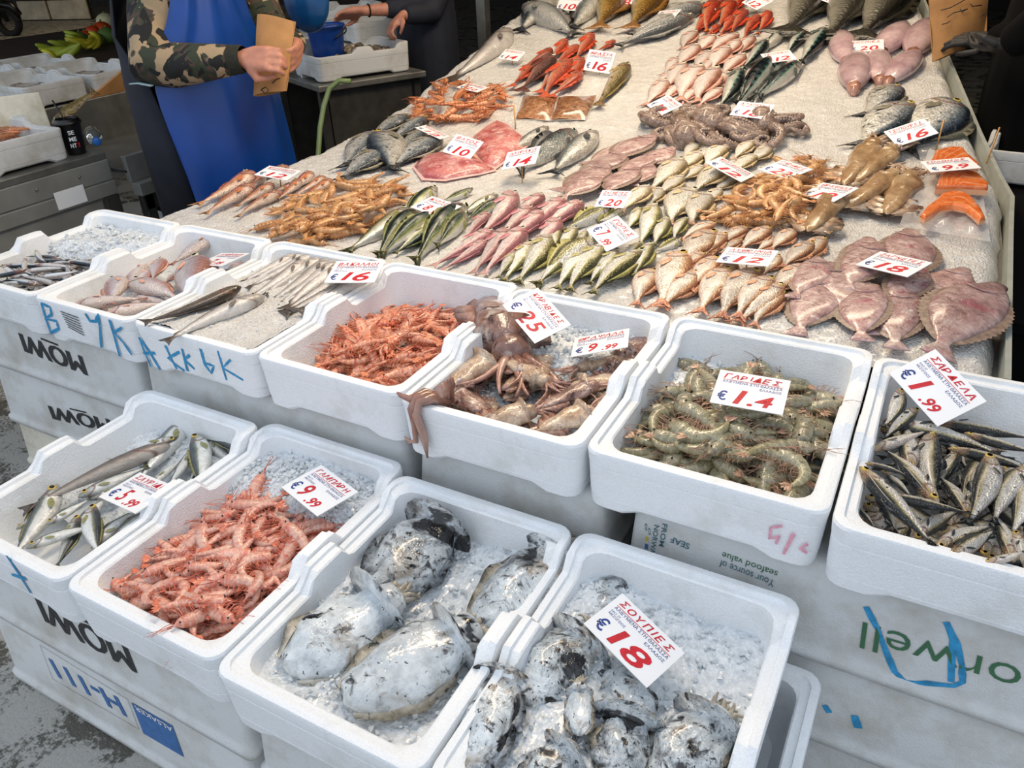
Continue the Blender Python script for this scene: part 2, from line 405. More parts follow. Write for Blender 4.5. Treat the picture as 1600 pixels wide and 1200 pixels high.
# ---------------------------------------------------------------- lettering
TXT = {}
def text_data(s, bold=0.0, shear=0.0):
    key = (s, bold, shear)
    if key in TXT: return TXT[key]
    cu = bpy.data.curves.new('t', 'FONT'); cu.body = s; cu.size = 1.0; cu.offset = bold; cu.shear = shear; cu.resolution_u = 3
    ob = bpy.data.objects.new('t', cu); me = bpy.data.meshes.new_from_object(ob)
    v = np.array([p.co[:] for p in me.vertices]).reshape(-1, 3); f = [tuple(p.vertices) for p in me.polygons]
    bpy.data.objects.remove(ob); bpy.data.curves.remove(cu); bpy.data.meshes.remove(me)
    TXT[key] = (v, f); return v, f
def text_fit(s, x0, x1, y0, y1, bold=0.0, shear=0.0, keep=False, jitter=0.0):
    """text scaled into the rectangle; vertices in the plane z=0"""
    if jitter:
        vs, fs, x = [], [], 0.0
        for ch in s:
            if ch == ' ': x += 0.3; continue
            v, f = text_data(ch, bold, shear)
            if not len(v): continue
            w = v[:,0].max()-v[:,0].min(); a = rnd.uniform(-1,1)*jitter; c = v.mean(0)
            q = v-c; q = np.stack([q[:,0]*math.cos(a)-q[:,1]*math.sin(a), q[:,0]*math.sin(a)+q[:,1]*math.cos(a), q[:,2]], 1)*(1+rnd.uniform(-.12,.12))
            q[:,0] += x+w/2; q[:,1] += c[1]+rnd.uniform(-.06,.06); n = sum(len(k) for k in vs); vs.append(q); fs += [tuple(i+n for i in k) for k in f]; x += w+0.06
        v = np.concatenate(vs); f = fs
    else:
        v, f = text_data(s, bold, shear)
    if not len(v): return np.zeros((0,3)), []
    mn, mx = v.min(0), v.max(0); q = v.copy(); sx = (x1-x0)/max(1e-6, mx[0]-mn[0]); sy = (y1-y0)/max(1e-6, mx[1]-mn[1])
    if keep: sx = sy = min(sx, sy)
    q[:,0] = x0+(v[:,0]-mn[0])*sx; q[:,1] = y0+(v[:,1]-mn[1])*sy
    return q, f
def quad_map(q, TL, TR, BL):
    """unit square (x right, y up) to a parallelogram in space"""
    ex, ey = TR-TL, TL-BL
    return [tuple(BL+ex*p[0]+ey*p[1]) for p in q]
def front_point(u, v, box):
    """point on the front face of a stack crate or fish box, a hair in front of it"""
    y = box.location.y+0.004
    p = on_y(u, v, y)
    return p
def decal(box, name, mat, q, f, off=0.0015):
    mb = MB(); inv = Matrix.Rotation(-box.rotation_euler.z, 4, 'Z') @ Matrix.Translation(-box.location)
    mb.add([inv @ Vector(p)+Vector((0, -off, 0)) for p in q], f)
    return mb.obj(name, mat, box, False)
def wall_y(box, z, crate=True):
    zl = z-box.location.z
    if crate: 
        H = max(v.co.z for v in box.data.vertices)
        return box.location.y+(0.0 if zl < 0.024 else 0.008+0.010*max(0, (zl-0.04)/(H-0.052)))
    return box.location.y+0.006*(1-max(0, min(1, zl/BH)))
def wall_pt(box, u, v, crate=True, off=0.0015):
    y = box.location.y+0.01
    for _ in range(4):
        p = on_y(u, v, y); y = wall_y(box, p.z, crate)-off
    return on_y(u, v, y)
def wall_text(box, s, TL, TR, BL, mat, bold=0.0, crate=True, name='lettering', shear=0.0, keep=False, off=.0015):
    """TL/TR/BL: pixel corners of the text block in its own reading direction"""
    a, b, c = (wall_pt(box, *p, crate=crate, off=off) for p in (TL, TR, BL))
    q, f = text_fit(s, 0, 1, 0, 1, bold, shear)
    return decal(box, name, mat, quad_map(q, a, b, c), f, 0.0)
def wall_rect(box, TL, TR, BL, mat, name='print_panel', crate=True, off=0.0):
    a, b, c = (wall_pt(box, *p, crate=crate) for p in (TL, TR, BL))
    return decal(box, name, mat, quad_map([(0,0),(1,0),(1,1),(0,1)], a, b, c), [(0,1,2,3)], off)
def wall_stroke(box, pts, wd, mat, crate=False, name='marker_stroke'):
    P = [wall_pt(box, *p, crate=crate) for p in pts]; L = []
    Q = []
    for i in range(len(P)-1):
        for t in (0, .5): Q.append(P[i].lerp(P[i+1], t))
    Q.append(P[-1]); n = len(Q)
    for i, p in enumerate(Q):
        d = (Q[min(i+1, n-1)]-Q[max(i-1, 0)]).normalized(); s = Vector((-d.z, 0, d.x))
        h = wd/2*(0.75+0.45*rnd.random()); L += [p+s*h, p-s*h]
    return decal(box, name, mat, L, [(2*i, 2*i+1, 2*i+3, 2*i+2) for i in range(n-1)], 0.0)
# crates of the left stack: black lettering, standing on its head
def mowi(box, TL, TR, BL):
    for i_, dx_ in enumerate((-1.6, 0, 1.6)): wall_text(box, 'MOWI', (TL[0]+dx_, TL[1]+dx_*.4), (TR[0]+dx_, TR[1]+dx_*.4), (BL[0]+dx_, BL[1]+dx_*.4), M_BLACKM, 0.0, off=.0015+.0002*i_)
    TLv, TRv, BLv = Vector(TL), Vector(TR), Vector(BL); ex, ey = TRv-TLv, BLv-TLv
    g = lambda x, y: tuple(TLv+ex*x+ey*y)
    wall_rect(box, g(0.36, 1.06), g(0.64, 1.06), g(0.36, 1.16), M_BLACKM, 'lettering_bar')
mowi(ST['mA'], (136, 587), (40, 550), (126, 556)); mowi(ST['mB'], (177, 677), (84, 655), (169, 655))
mowi(ST['sA'], (213, 1052), (72, 972), (196, 1010))
S = wall_text
S(ST['sB'], 'H-111', (199, 1121), (91, 1058), (183, 1090), M_BOXBLUE, 0.022)
for a_, b_ in (((62,1008),(199,1093)), ((199,1093),(217,1140)), ((217,1140),(82,1061)), ((82,1061),(62,1008))): wall_stroke(ST['sB'], [a_, b_], .0012, M_BLACKM, True, 'frame_line')
wall_rect(ST['sB'], (287, 1183), (224, 1146), (269, 1134), M_BOXBLUE, 'blue_logo_panel')
wall_text(ST['sB'], 'ALSAKER', (271, 1145), (212, 1109), (268, 1137), M_WHITEP, 0.012, off=.0028)
F = ST['mF']
S(F, 'norwell', (1640, 1103), (1343, 1012), (1652, 1060), M_GREENP, -0.004)
S(F, 'SEAF', (1076, 859), (1047, 847), (1078, 850), M_TEALP, 0.012)
S(F, 'FROM', (1043, 820), (1037, 855), (1035, 818), M_TEALP, 0.012)
S(F, 'NORWAY', (1030, 822), (1022, 873), (1022, 820), M_TEALP, 0.012)
S(F, 'O D', (1016, 838), (1007, 826), (1017, 828), M_TEALP, 0.012)
wall_rect(F, (1009, 838), (1013, 839), (1008, 845), M_YELP); wall_rect(F, (1008, 849), (1013, 851), (1007, 857), M_BOXBLUE); wall_rect(F, (1008, 860), (1014, 862), (1007, 870), M_ORP)
S(F, 'Your source of', (1208, 918), (1123, 885), (1211, 907), M_TEALP, 0.0)
S(F, 'seafood value', (1213, 903), (1127, 872), (1216, 893), M_GREENP, 0.0)
S(F, 'Visit nor well.no', (1190, 933), (1102, 902), (1194, 921), M_GREENP, 0.0)
for st in ([(1353,948),(1372,985),(1385,1020),(1398,1050),(1415,1066),(1450,1068),(1490,1072),(1504,1066),(1503,1040),(1495,1005),(1478,972)], [(1478,972),(1488,1000),(1486,1066)]): wall_stroke(F, st, 0.0105, M_BLUEM, True)
wall_stroke(ST['mG'], [(1288,1102),(1296,1114)], 0.012, M_BLUEM, True); wall_stroke(ST['mG'], [(1335,1118),(1341,1138)], 0.014, M_BLUEM, True)
# blue scrawl on the open boxes
B2, B3, S1b = MBOX[1], MBOX[2], SBOX[0]
for st in ([(64,474),(72,500),(80,522)], [(64,474),(78,480),(80,492),(70,498),(88,502),(91,514),(80,520)], [(133,490),(140,502),(150,502),(153,490),(156,515),(158,543)], [(171,500),(178,525),(187,557)], [(190,512),(178,520),(192,535),(206,555)]):
    wall_stroke(B2, st, 0.0085, M_BLUEM)
for st in ([(217,527),(226,550),(236,573)], [(217,527),(232,548),(250,578)], [(224,552),(242,552)], [(258,540),(268,562),(276,577)], [(280,550),(262,560),(288,580)], [(284,545),(293,580)], [(296,555),(288,562),(304,577)], [(313,545),(320,570),(330,583),(334,572),(322,568)], [(340,548),(348,575),(354,594)], [(360,562),(348,575),(380,594)]):
    wall_stroke(B3, st, 0.008, M_BLUEM)
for st in ([(10,868),(30,897)], [(10,868),(48,927)], [(18,898),(40,905)]): wall_stroke(S1b, st, 0.008, M_BLUEM)
for st in ([(1222,822),(1204,825),(1202,842),(1218,838),(1212,850)], [(1240,834),(1224,866)], [(1262,850),(1250,858),(1262,864)]): wall_stroke(MBOX[5], st, 0.006, M_PINKM)
for k in range(7):
    wall_rect(B2, (94+2*k, 486+4*k), (122+1.6*k, 496+4.6*k), (94+2*k, 487.2+4*k), M_BLACKM, 'small_print', False)
# ================================================================ sea creatures
def lerp_prof(pts, x):
    if x <= pts[0][0]: return pts[0][1:]
    for a, b in zip(pts, pts[1:]):
        if x <= b[0]:
            t = (x-a[0])/(b[0]-a[0]); t = t*t*(3-2*t)*0.5+t*0.5
            return tuple(p+(q-p)*t for p, q in zip(a[1:], b[1:]))
    return pts[-1][1:]
PROF = {  # x, half height, half thickness (both relative to their maximum)
 'bream': [(0,.10,.12),(.03,.30,.35),(.10,.66,.72),(.20,.92,.95),(.32,1,1),(.45,.94,.92),(.58,.70,.72),(.70,.40,.45),(.79,.21,.25),(.83,.19,.18)],
 'spindle': [(0,.08,.10),(.04,.34,.40),(.12,.66,.75),(.24,.92,.96),(.36,1,1),(.50,.92,.92),(.64,.66,.68),(.76,.36,.38),(.84,.19,.2),(.87,.17,.15)],
 'gurnard': [(0,.22,.25),(.03,.52,.55),(.10,.88,.95),(.18,1,1),(.30,.93,.9),(.45,.70,.68),(.60,.48,.46),(.74,.29,.28),(.84,.18,.16),(.87,.17,.12)],
 'long': [(0,.15,.2),(.04,.5,.6),(.12,.86,.95),(.22,1,1),(.36,.95,.93),(.52,.74,.7),(.68,.5,.46),(.80,.32,.26),(.88,.22,.14),(.90,.22,.12)]}
def fish_body(H, T, prof='bream', tailw=1.0, fork=0.07, bend=0.0, droop=0.0, yc=0.0, k=14):
    pr = PROF[prof]; xe = pr[-1][0]; n = 17; R = []; uv = []; hmax = H
    def cen(x): return bend*(4*(x-0.45)**2-0.3)
    def sag(x): return -droop*max(0, x-0.45)**2*3
    xs = [xe*(i/(n-1))**1.15 for i in range(n)]
    for x in xs:
        h, t = lerp_prof(pr, x); hy, hz = h*H, t*T; ring = []
        for j in range(k):
            a = 2*PI*j/k; c, s = math.cos(a), math.sin(a)
            y = hy*math.copysign(abs(c)**0.9, c); z = hz*math.copysign(abs(s)**0.85, s)
            ring.append((x-0.5, y+cen(x)+yc*h*H, z+sag(x))); uv.append((x, 0.5-0.5*y/max(hy, 1e-5)))
        R.append(ring)
    hx = pr[-1][1]*H
    for x, mlt, th in ((xe+(1-xe)*.25, 1.25, .010), (xe+(1-xe)*.6, 2.0, .005), (1.0, 2.9, .003)):
        ring = []; hy = hx+(mlt-1)*0.042*tailw
        for j in range(k):
            a = 2*PI*j/k; c = math.cos(a); s = math.sin(a); xx = x
            if x == 1.0: xx = 1.0-fork*(1-abs(c))**1.2*1.6
            y = hy*c; ring.append((xx-0.5, y+cen(xx), th*s+sag(xx)+0.004*math.sin(9*c)*(x > .9))); uv.append((max(xx, .93) if x == 1.0 else .93, 0.5-0.5*c))
        R.append(ring)
    mb = MB(); mb.rings(R, True, uv); return mb, lambda x: (lerp_prof(pr, x)[0]*H, lerp_prof(pr, x)[1]*T, cen(x)+yc*lerp_prof(pr, x)[0]*H, sag(x))
def fish_kind(name, mat, fin_mat, H, T, prof='bream', tailw=1.0, fork=0.07, eye=0.022, ey=0.35, ex=0.10, variants=((0,0),), spiny=False, yc=0.0, eyecol=None, dors=(0.28, 0.72, 0.05), pect=0.13):
    P = []
    eye0 = eye
    for (bend, droop) in variants:
        eye = eye0; mb, g = fish_body(H, T, prof, tailw, fork, bend, droop, yc)
        parts = []
        h, t, c, s = g(ex)
        eye *= 1.25; e = MB(); zc = t*(1-0.5*ey*ey)*0.93+s; R = []
        for r, z in ((1.0, -0.25), (1.0, 0.12), (0.8, 0.30), (0.62, 0.36)): R.append([(ex-0.5+eye*r*math.cos(2*PI*j/10), c+ey*h+eye*r*math.sin(2*PI*j/10), zc+eye*z) for j in range(10)])
        e.rings(R, False, None, 0)
        R = [R[-1], [(ex-0.5+eye*.3*math.cos(2*PI*j/10), c+ey*h+eye*.3*math.sin(2*PI*j/10), zc+eye*.38) for j in range(10)]]
        e.rings(R, False, None, 1); e.add(R[-1], [tuple(range(10))], None, 1)
        parts.append(('eye', e.mesh('eye', [eyecol or M_EYE, M_PUPIL])))
        if dors:
            x0, x1, hh = dors; d = MB(); n = 9; v = []
            for i in range(n):
                tt = i/(n-1); x = x0+(x1-x0)*tt; h, t, c, s = g(x)
                up = hh*(math.sin(PI*min(1, tt*.9+.12)))**.7*(1 if not spiny else (1.25 if i % 2 else .55))
                v += [(x-0.5, c+h*.93, s+.004), (x-0.5+.02, c+h+up, s+.012*math.sin(i)), (x-0.5, c+h*.93, s-.004)]
            d.add(v, [(3*i, 3*i+3, 3*i+4, 3*i+1) for i in range(n-1)]+[(3*i+1, 3*i+4, 3*i+5, 3*i+2) for i in range(n-1)])
            parts.append(('dorsal_fin', d.mesh('dorsal_fin', fin_mat)))
        if pect:
            x = 0.27; h, t, c, s = g(x); p = MB(); n = 6; v = []
            for i in range(n):
                tt = i/(n-1); xx = x+pect*tt; h2, t2, c2, s2 = g(xx); wd = 0.030*math.sin(PI*(0.12+0.8*tt))*(pect/.13); yy = c-0.22*h-0.05*tt
                v += [(xx-.5, yy+wd, t2*.93+s2+.006+.006*tt), (xx-.5, yy, t2*.97+s2+.012+.006*tt), (xx-.5, yy-wd, t2*.93+s2+.006+.006*tt)]
            p.add(v, [(3*i, 3*i+1, 3*i+4, 3*i+3) for i in range(n-1)]+[(3*i+1, 3*i+2, 3*i+5, 3*i+4) for i in range(n-1)])
            parts.append(('pectoral_fin', p.mesh('pectoral_fin', fin_mat)))
        P.append((mb.mesh(name, mat), parts))
    return dict(name=name, P=P, T=T)
def fish_mat(name, stops, tail, head=None, rough=0.3, metal=0.0, mott=0.25, spots=None, scale_amt=0.15, stripe=None, gill='#7a4a40', gillx=0.225):
    t = NT(name); uv = t.n('ShaderNodeUVMap').outputs[0]; sep = t.n('ShaderNodeSeparateXYZ'); t.l(uv, sep.inputs[0]); u, v = sep.outputs[0], sep.outputs[1]
    oi = t.n('ShaderNodeObjectInfo'); rn = oi.outputs['Random']
    oc = t.coord(); sh = t.n('ShaderNodeVectorMath', operation='ADD'); t.l(oc, sh.inputs[0])
    cmb = t.n('ShaderNodeCombineXYZ'); t.l(t.math('MULTIPLY', rn, 37.0), cmb.inputs[0]); t.l(t.math('MULTIPLY', rn, 11.0), cmb.inputs[1]); t.l(cmb.outputs[0], sh.inputs[1]); oc = sh.outputs[0]
    nz = t.noise(7, 5, 0.65, oc); vv = t.math('ADD', v, t.math('MULTIPLY', t.math('SUBTRACT', nz, 0.5), 0.22))
    k = t.ramp(vv, stops)
    if stripe:
        col, freq, dist = stripe
        wv = t.n('ShaderNodeTexWave', wave_type='BANDS', bands_direction='X'); wv.inputs['Scale'].default_value = freq; wv.inputs['Distortion'].default_value = dist; wv.inputs['Detail'].default_value = 2; t.l(oc, wv.inputs[0])
        f = t.math('MULTIPLY', t.ramp(wv.outputs[1], [(.45, (0,0,0,1)), (.6, (1,1,1,1))]), t.ramp(v, [(.30, (1,1,1,1)), (.42, (0,0,0,1))])); k = t.mix(f, k, hexc(col))
    n2 = t.noise(16, 5, 0.7, oc, .5); k = t.mix(mott*1.3, k, t.ramp(n2, [(.30, (0.05,)*3+(1,)), (.50, (.7,)*3+(1,)), (.65, (1,1,1,1))]), 'MULTIPLY')
    if spots:
        col, sc, lo, hi = spots; f = t.ramp(t.noise(sc, 2, .5, oc), [(lo, (0,0,0,1)), (hi, (1,1,1,1))]); k = t.mix(f, k, hexc(col))
    if head: k = t.mix(t.ramp(t.math('ADD', u, t.math('MULTIPLY', nz, .08)), [(.16, (.75,)*3+(1,)), (.27, (0,0,0,1))]), k, hexc(head))
    # gill slit: a curved dark line behind the head
    gx = t.math('ADD', u, t.math('MULTIPLY', t.math('POWER', t.math('SUBTRACT', v, 0.5), 2.0), 0.45))
    g = t.math('ABSOLUTE', t.math('SUBTRACT', gx, gillx)); gl = t.ramp(g, [(.008, (1,1,1,1)), (.024, (0,0,0,1))])
    k = t.mix(t.math('MULTIPLY', gl, .75), k, hexc(gill))
    k = t.mix(t.ramp(u, [(.84, (0,0,0,1)), (.90, (1,1,1,1))]), k, hexc(tail))
    hsv = t.n('ShaderNodeHueSaturation'); t.l(k, hsv.inputs['Color']); t.l(t.math('ADD', t.math('MULTIPLY', rn, .32), .76), hsv.inputs['Value'])
    sc = t.voro(60, oc); t.bump(t.math('ADD', t.math('MULTIPLY', sc, scale_amt*3), t.math('MULTIPLY', n2, .5)), .5, .018)
    return t.out(hsv.outputs[0], rough, metal, Coat_Weight=0.5, Coat_Roughness=0.18)
M_EYE = plain('fish_eye_rim', '#c9c7ac', 0.15); M_EYEG = plain('golden_eye_rim', '#c9a94a', 0.15); M_EYER = plain('red_eye_rim', '#b8452e', 0.2)
M_PUPIL = plain('fish_pupil', '#08080a', 0.08)
def finmat(n, c): return plain(n, c, 0.35, 0, 0.3, 40)
V3 = ((0,0), (.045,.02), (-.045,.03))
def mk():
    K = {}
    F = fish_mat
    K['pandora'] = fish_kind('pandora', F('golden_pink_scales', [(0,'#8f5436'),(.12,'#b87e56'),(.24,'#dcb894'),(.36,'#f3e6d6'),(.8,'#f3e7da'),(1,'#e8cdb8')], '#d08a6a', '#d9a98c', .28, .15, .35), finmat('pink_fin', '#dca27c'), .145, .062, 'bream', 1, .06, .026, .42, .09, V3, eyecol=M_EYEG)
    K['bigpandora'] = fish_kind('pandora', F('rosy_scales', [(0,'#a86a58'),(.2,'#c4938a'),(.45,'#dccbd2'),(.7,'#ece4e4'),(1,'#e8d4c8')], '#c98570', '#d1a898', .28, .15, .2), finmat('rosy_fin', '#e0a890'), .17, .09, 'bream', 1, .06, .028, .42, .09, V3)
    K['silverbream'] = fish_kind('silver_bream', F('pale_gold_scales', [(0,'#75613f'),(.10,'#a8946c'),(.22,'#ddd3bb'),(.36,'#f4f1e8'),(1,'#ece3d2')], '#c9a184', '#d6c9b2', .25, .2, .2), finmat('pale_fin', '#d9bf92'), .155, .062, 'bream', .9, .06, .028, .42, .09, V3)
    K['pinkbream'] = fish_kind('pandora', F('pale_pink_scales', [(0,'#94503f'),(.12,'#c28a76'),(.25,'#ead2c6'),(.4,'#f6eeea'),(1,'#eeddd2')], '#d29682', '#dcb3a2', .25, .15, .2), finmat('pale_pink_fin', '#dfa893'), .15, .062, 'bream', 1, .06, .026, .42, .09, V3)
    K['dorade'] = fish_kind('gilthead_bream', F('blue_grey_scales', [(0,'#1c2128'),(.10,'#36424e'),(.22,'#6f7c86'),(.36,'#b4b9b8'),(.52,'#dddcd6'),(1,'#dcd8cc')], '#3a3c3e', '#6b6d6a', .25, .15, .5, spots=('#4a545e', 26, .60, .68)), finmat('grey_fin', '#7f7a68'), .155, .075, 'bream', 1.1, .07, .02, .4, .09, V3, eyecol=M_EYEG)
    K['bass'] = fish_kind('sea_bass', F('sea_bass_scales', [(0,'#1c2124'),(.16,'#343c42'),(.34,'#6f7878'),(.5,'#b0b4b0'),(.75,'#dddcd4'),(1,'#d8d4c8')], '#33363a', '#55585a', .28, .15, .4), finmat('dark_fin', '#4a4c4c'), .10, .075, 'spindle', 1.3, .05, .016, .35, .09, ((0,0),(.03,.02)))
    K['whitefish'] = fish_kind('grey_mullet', F('soft_silver_scales', [(0,'#5f6468'),(.2,'#8d9294'),(.42,'#c7c9c6'),(.7,'#e4e2dc'),(1,'#dcd8cc')], '#6a6a68', '#8b8c8a', .28, .25, .2), finmat('silver_fin', '#8a8a84'), .105, .08, 'spindle', 1.2, .06, .016, .35, .09, ((0,0),(-.03,.02)))
    K['corvina'] = fish_kind('grey_grouper', F('olive_grey_skin', [(0,'#26241e'),(.25,'#45423a'),(.5,'#68655a'),(.8,'#8c887a'),(1,'#a09b8c')], '#38352e', None, .3, .1, .3), finmat('olive_fin', '#3e3a30'), .105, .08, 'spindle', 1.9, .0, .014, .4, .09, ((0,0),))
    K['golden'] = fish_kind('golden_grouper', F('golden_brown_scales', [(0,'#6b4a20'),(.3,'#96712f'),(.55,'#c09a52'),(.8,'#dcc48c'),(1,'#d8c69a')], '#a87a4a', None, .3, .2, .35), finmat('golden_fin', '#8a6230'), .11, .085, 'spindle', 1.2, .02, .016, .4, .09, ((0,0),))
    K['mackerel'] = fish_kind('mackerel', F('mackerel_skin', [(0,'#0e1a1e'),(.22,'#17303a'),(.34,'#4d7a74'),(.42,'#b9c8ba'),(.6,'#e6e6dc'),(1,'#e8e4d8')], '#39413e', '#4e5c58', .2, .3, .2, stripe=('#0c1418', 3.4, 3.0), scale_amt=.02), finmat('mackerel_fin', '#56605a'), .085, .07, 'spindle', .9, .08, .02, .3, .09, ((0,0),(.04,.02),(-.03,.0)), dors=(.6,.8,.015))
    K['chub'] = fish_kind('chub_mackerel', F('chub_mackerel_skin', [(0,'#12211f'),(.24,'#24403c'),(.36,'#7d8a52'),(.46,'#d2cfa2'),(.62,'#ecebe2'),(1,'#e6e4da')], '#5a5c38', '#5e6c5e', .2, .3, .22, scale_amt=.02), finmat('olive_yellow_fin', '#7c7e4a'), .095, .075, 'spindle', .9, .08, .022, .3, .09, ((0,0),(.05,.02),(-.04,.0)), dors=(.3,.75,.02))
    K['bogue'] = fish_kind('bogue', F('bogue_scales', [(0,'#33351f'),(.12,'#5c5d34'),(.22,'#a09a5c'),(.32,'#dcd6b0'),(.45,'#f3f1e8'),(1,'#ebe7da')], '#8c8656', '#a8a482', .25, .2, .2), finmat('yellow_green_fin', '#a59d5c'), .105, .07, 'spindle', 1.0, .08, .026, .35, .09, V3, eyecol=M_EYE)
    K['sardine'] = fish_kind('sardine', F('sardine_scales', [(0,'#0c1217'),(.14,'#1d2a33'),(.23,'#6e6d4c'),(.31,'#cbbd97'),(.45,'#e8e6de'),(.8,'#f2efe8'),(1,'#dccdc2')], '#23282a', '#b89a72', .2, .2, .32, spots=('#171b1d', 17, .66, .72), scale_amt=.25), finmat('dark_sardine_fin', '#31373a'), .098, .062, 'spindle', .8, .09, .027, .2, .075, ((0,0),(.05,.03),(-.06,.0),(.02,.05)), dors=(.42,.58,.035), pect=.09, eyecol=M_EYEG)
    K['anchovy'] = fish_kind('anchovy', F('anchovy_skin', [(0,'#14202a'),(.24,'#2c3f50'),(.36,'#8ea0ac'),(.46,'#eef0f2'),(.6,'#e9ecef'),(1,'#d9cfc8')], '#3a3e42', '#9a6250', .16, .25, .2, scale_amt=.02), finmat('anchovy_fin', '#4a5054'), .062, .05, 'spindle', .7, .08, .024, .2, .07, ((0,0),(.05,.03),(-.06,.0)), dors=(.45,.58,.025), pect=0)
    K['horse'] = fish_kind('horse_mackerel', F('horse_mackerel_skin', [(0,'#1a2024'),(.2,'#39444a'),(.33,'#7f8472'),(.42,'#d9dcd6'),(.65,'#eef0ee'),(1,'#dfe0da')], '#5a5a44', '#6f7468', .17, .22, .22, scale_amt=.03), finmat('yellowish_fin', '#8c8a5a'), .105, .07, 'spindle', 1.0, .1, .030, .3, .1, ((0,0),(.05,.03),(-.05,.0)), dors=(.3,.75,.025), eyecol=M_EYEG)
    K['hake'] = fish_kind('hake', F('hake_skin', [(0,'#4e463c'),(.2,'#7b7166'),(.4,'#b9b0a8'),(.65,'#dfd9d4'),(1,'#e9e4de')], '#5a5048', '#a8a098', .28, .1, .25, scale_amt=.04, gill='#8a7a70'), finmat('hake_fin', '#7a7066'), .085, .07, 'long', .8, .02, .015, .35, .08, ((0,0),(.05,.02),(-.05,.0)), dors=(.4,.86,.012), pect=.1)
    K['brownhake'] = fish_kind('brown_hake', F('brown_hake_skin', [(0,'#3b3129'),(.4,'#574a3f'),(.7,'#8a7c70'),(1,'#c9beb2')], '#4a3f36', None, .25, .1, .2, scale_amt=.03), finmat('brown_hake_fin', '#4f443a'), .07, .06, 'long', .8, .02, .015, .35, .08, ((-.05,0),), dors=(.4,.86,.012), pect=0)
    K['mullet'] = fish_kind('red_mullet', F('red_mullet_scales', [(0,'#8d3f2c'),(.25,'#b8604a'),(.45,'#d99a80'),(.6,'#c98a4e'),(.8,'#ecc9b4'),(1,'#eed8c8')], '#c48a58', '#b06a54', .25, .1, .28), finmat('orange_fin', '#cf7a4c'), .10, .075, 'gurnard', .8, .07, .02, .45, .1, V3)
    K['redmullet'] = fish_kind('red_mullet', F('bright_red_scales', [(0,'#8a2414'),(.3,'#b8402a'),(.55,'#d86a48'),(.8,'#e6a07c'),(1,'#ecc0a0')], '#cf6a34', '#b03c28', .25, .1, .28), finmat('red_fin', '#cf4a2c'), .095, .07, 'gurnard', .8, .07, .024, .45, .1, V3)
    K['gurnard'] = fish_kind('gurnard', F('pink_gurnard_skin', [(0,'#a2666a'),(.2,'#bf8c8e'),(.42,'#dcc0bc'),(.65,'#efe4de'),(1,'#f2eae4')], '#c49a94', '#c07a80', .24, .05, .35, spots=('#a83a4c', 7, .68, .78), scale_amt=.05), finmat('pink_gurnard_fin', '#b8727a'), .10, .085, 'gurnard', .7, .04, .02, .45, .1, ((0,0),(.05,.02),(-.04,.02)), dors=(.3,.75,.025))
    K['scorpion'] = fish_kind('scorpionfish', F('scorpionfish_skin', [(0,'#a83a1e'),(.3,'#c25a38'),(.55,'#d8876a'),(.8,'#e8bfa8'),(1,'#ecd8cc')], '#cc5a34', '#b04830', .3, .0, .4, spots=('#7a2a18', 9, .6, .7)), finmat('spiny_red_fin', '#c2482a'), .105, .085, 'gurnard', 1.4, .0, .024, .5, .11, ((0,0),(.04,.02),(-.03,0)), spiny=True, dors=(.2,.72,.07), pect=.2, eyecol=M_EYER)
    K['darkscorpion'] = fish_kind('scorpionfish', F('dark_scorpionfish_skin', [(0,'#3c1e18'),(.4,'#6a3a30'),(.7,'#a87a6c'),(1,'#d0b4a6')], '#5a2a22', None, .3, .0, .4), finmat('spiny_brown_fin', '#5a2a22'), .105, .085, 'gurnard', 1.4, .0, .024, .5, .11, ((0,0),), spiny=True, dors=(.2,.72,.06), pect=.2)
    K['weever'] = fish_kind('weever', F('speckled_tan_skin', [(0,'#6a5a34'),(.3,'#94834e'),(.55,'#c2ae80'),(1,'#e2d6bc')], '#8a6a3a', None, .3, .1, .4, spots=('#5a4a2a', 20, .6, .66)), finmat('tan_fin', '#94824e'), .085, .08, 'long', .9, .01, .02, .45, .09, ((0,0),), dors=(.3,.86,.02))
    return K
K = mk()
ORD = ['leftmost','second','third','fourth','fifth','sixth','seventh','eighth','ninth','tenth','eleventh','twelfth','thirteenth','fourteenth','fifteenth','sixteenth']
ROWW = ['nearest','second nearest','third nearest','fourth nearest','fifth nearest','sixth nearest']
def lay(kind, hp, tp, nrm, flip=1, roll=0.0, var=None, hscale=1.0):
    ex = tp-hp; L = ex.length; ex = ex/L; ez = (nrm-ex*nrm.dot(ex)).normalized(); ey = ez.cross(ex)
    if roll: q = Quaternion(ex, roll); ez = q @ ez; ey = q @ ey
    me, parts = kind['P'][rnd.randrange(len(kind['P'])) if var is None else var % len(kind['P'])]
    o = link(kind['name'], me)
    s = -1 if flip < 0 else 1
    o.matrix_world = Matrix.Translation((hp+tp)/2) @ Matrix((ex*L, ey*L*s*hscale, ez*L)).transposed().to_4x4()
    for n, pm in parts: link(n, pm, o)
    return o
def label_set(objs, desc, cat, group, rows=1, pos=None):
    """objs: list of (object, u, v); ranks of the heap from the viewer backwards, counted from the left"""
    if not objs: return
    srt = sorted(objs, key=lambda a: -a[2]); n = len(srt); per = math.ceil(n/rows)
    for r in range(rows):
        row = sorted(srt[r*per:(r+1)*per], key=lambda a: a[1]); m = len(row)
        for i, (o, u, v) in enumerate(row):
            if m == 1 and rows == 1: w = ''
            elif m == 1: w = ', alone in '+ROWW[r]+' row'
            else:
                a = 'leftmost' if i == 0 else 'rightmost' if i == m-1 else ORD[i]+' from left'
                w = ', '+a+(' in '+ROWW[r]+' row' if rows > 1 else '')
            tag(o, desc+w, cat, group)
def Z(ox, oy, L, s=4.0):
    return [(ox+a[0]/s, oy+a[1]/s, ox+a[2]/s, oy+a[3]/s)+tuple(a[4:]) for a in L]
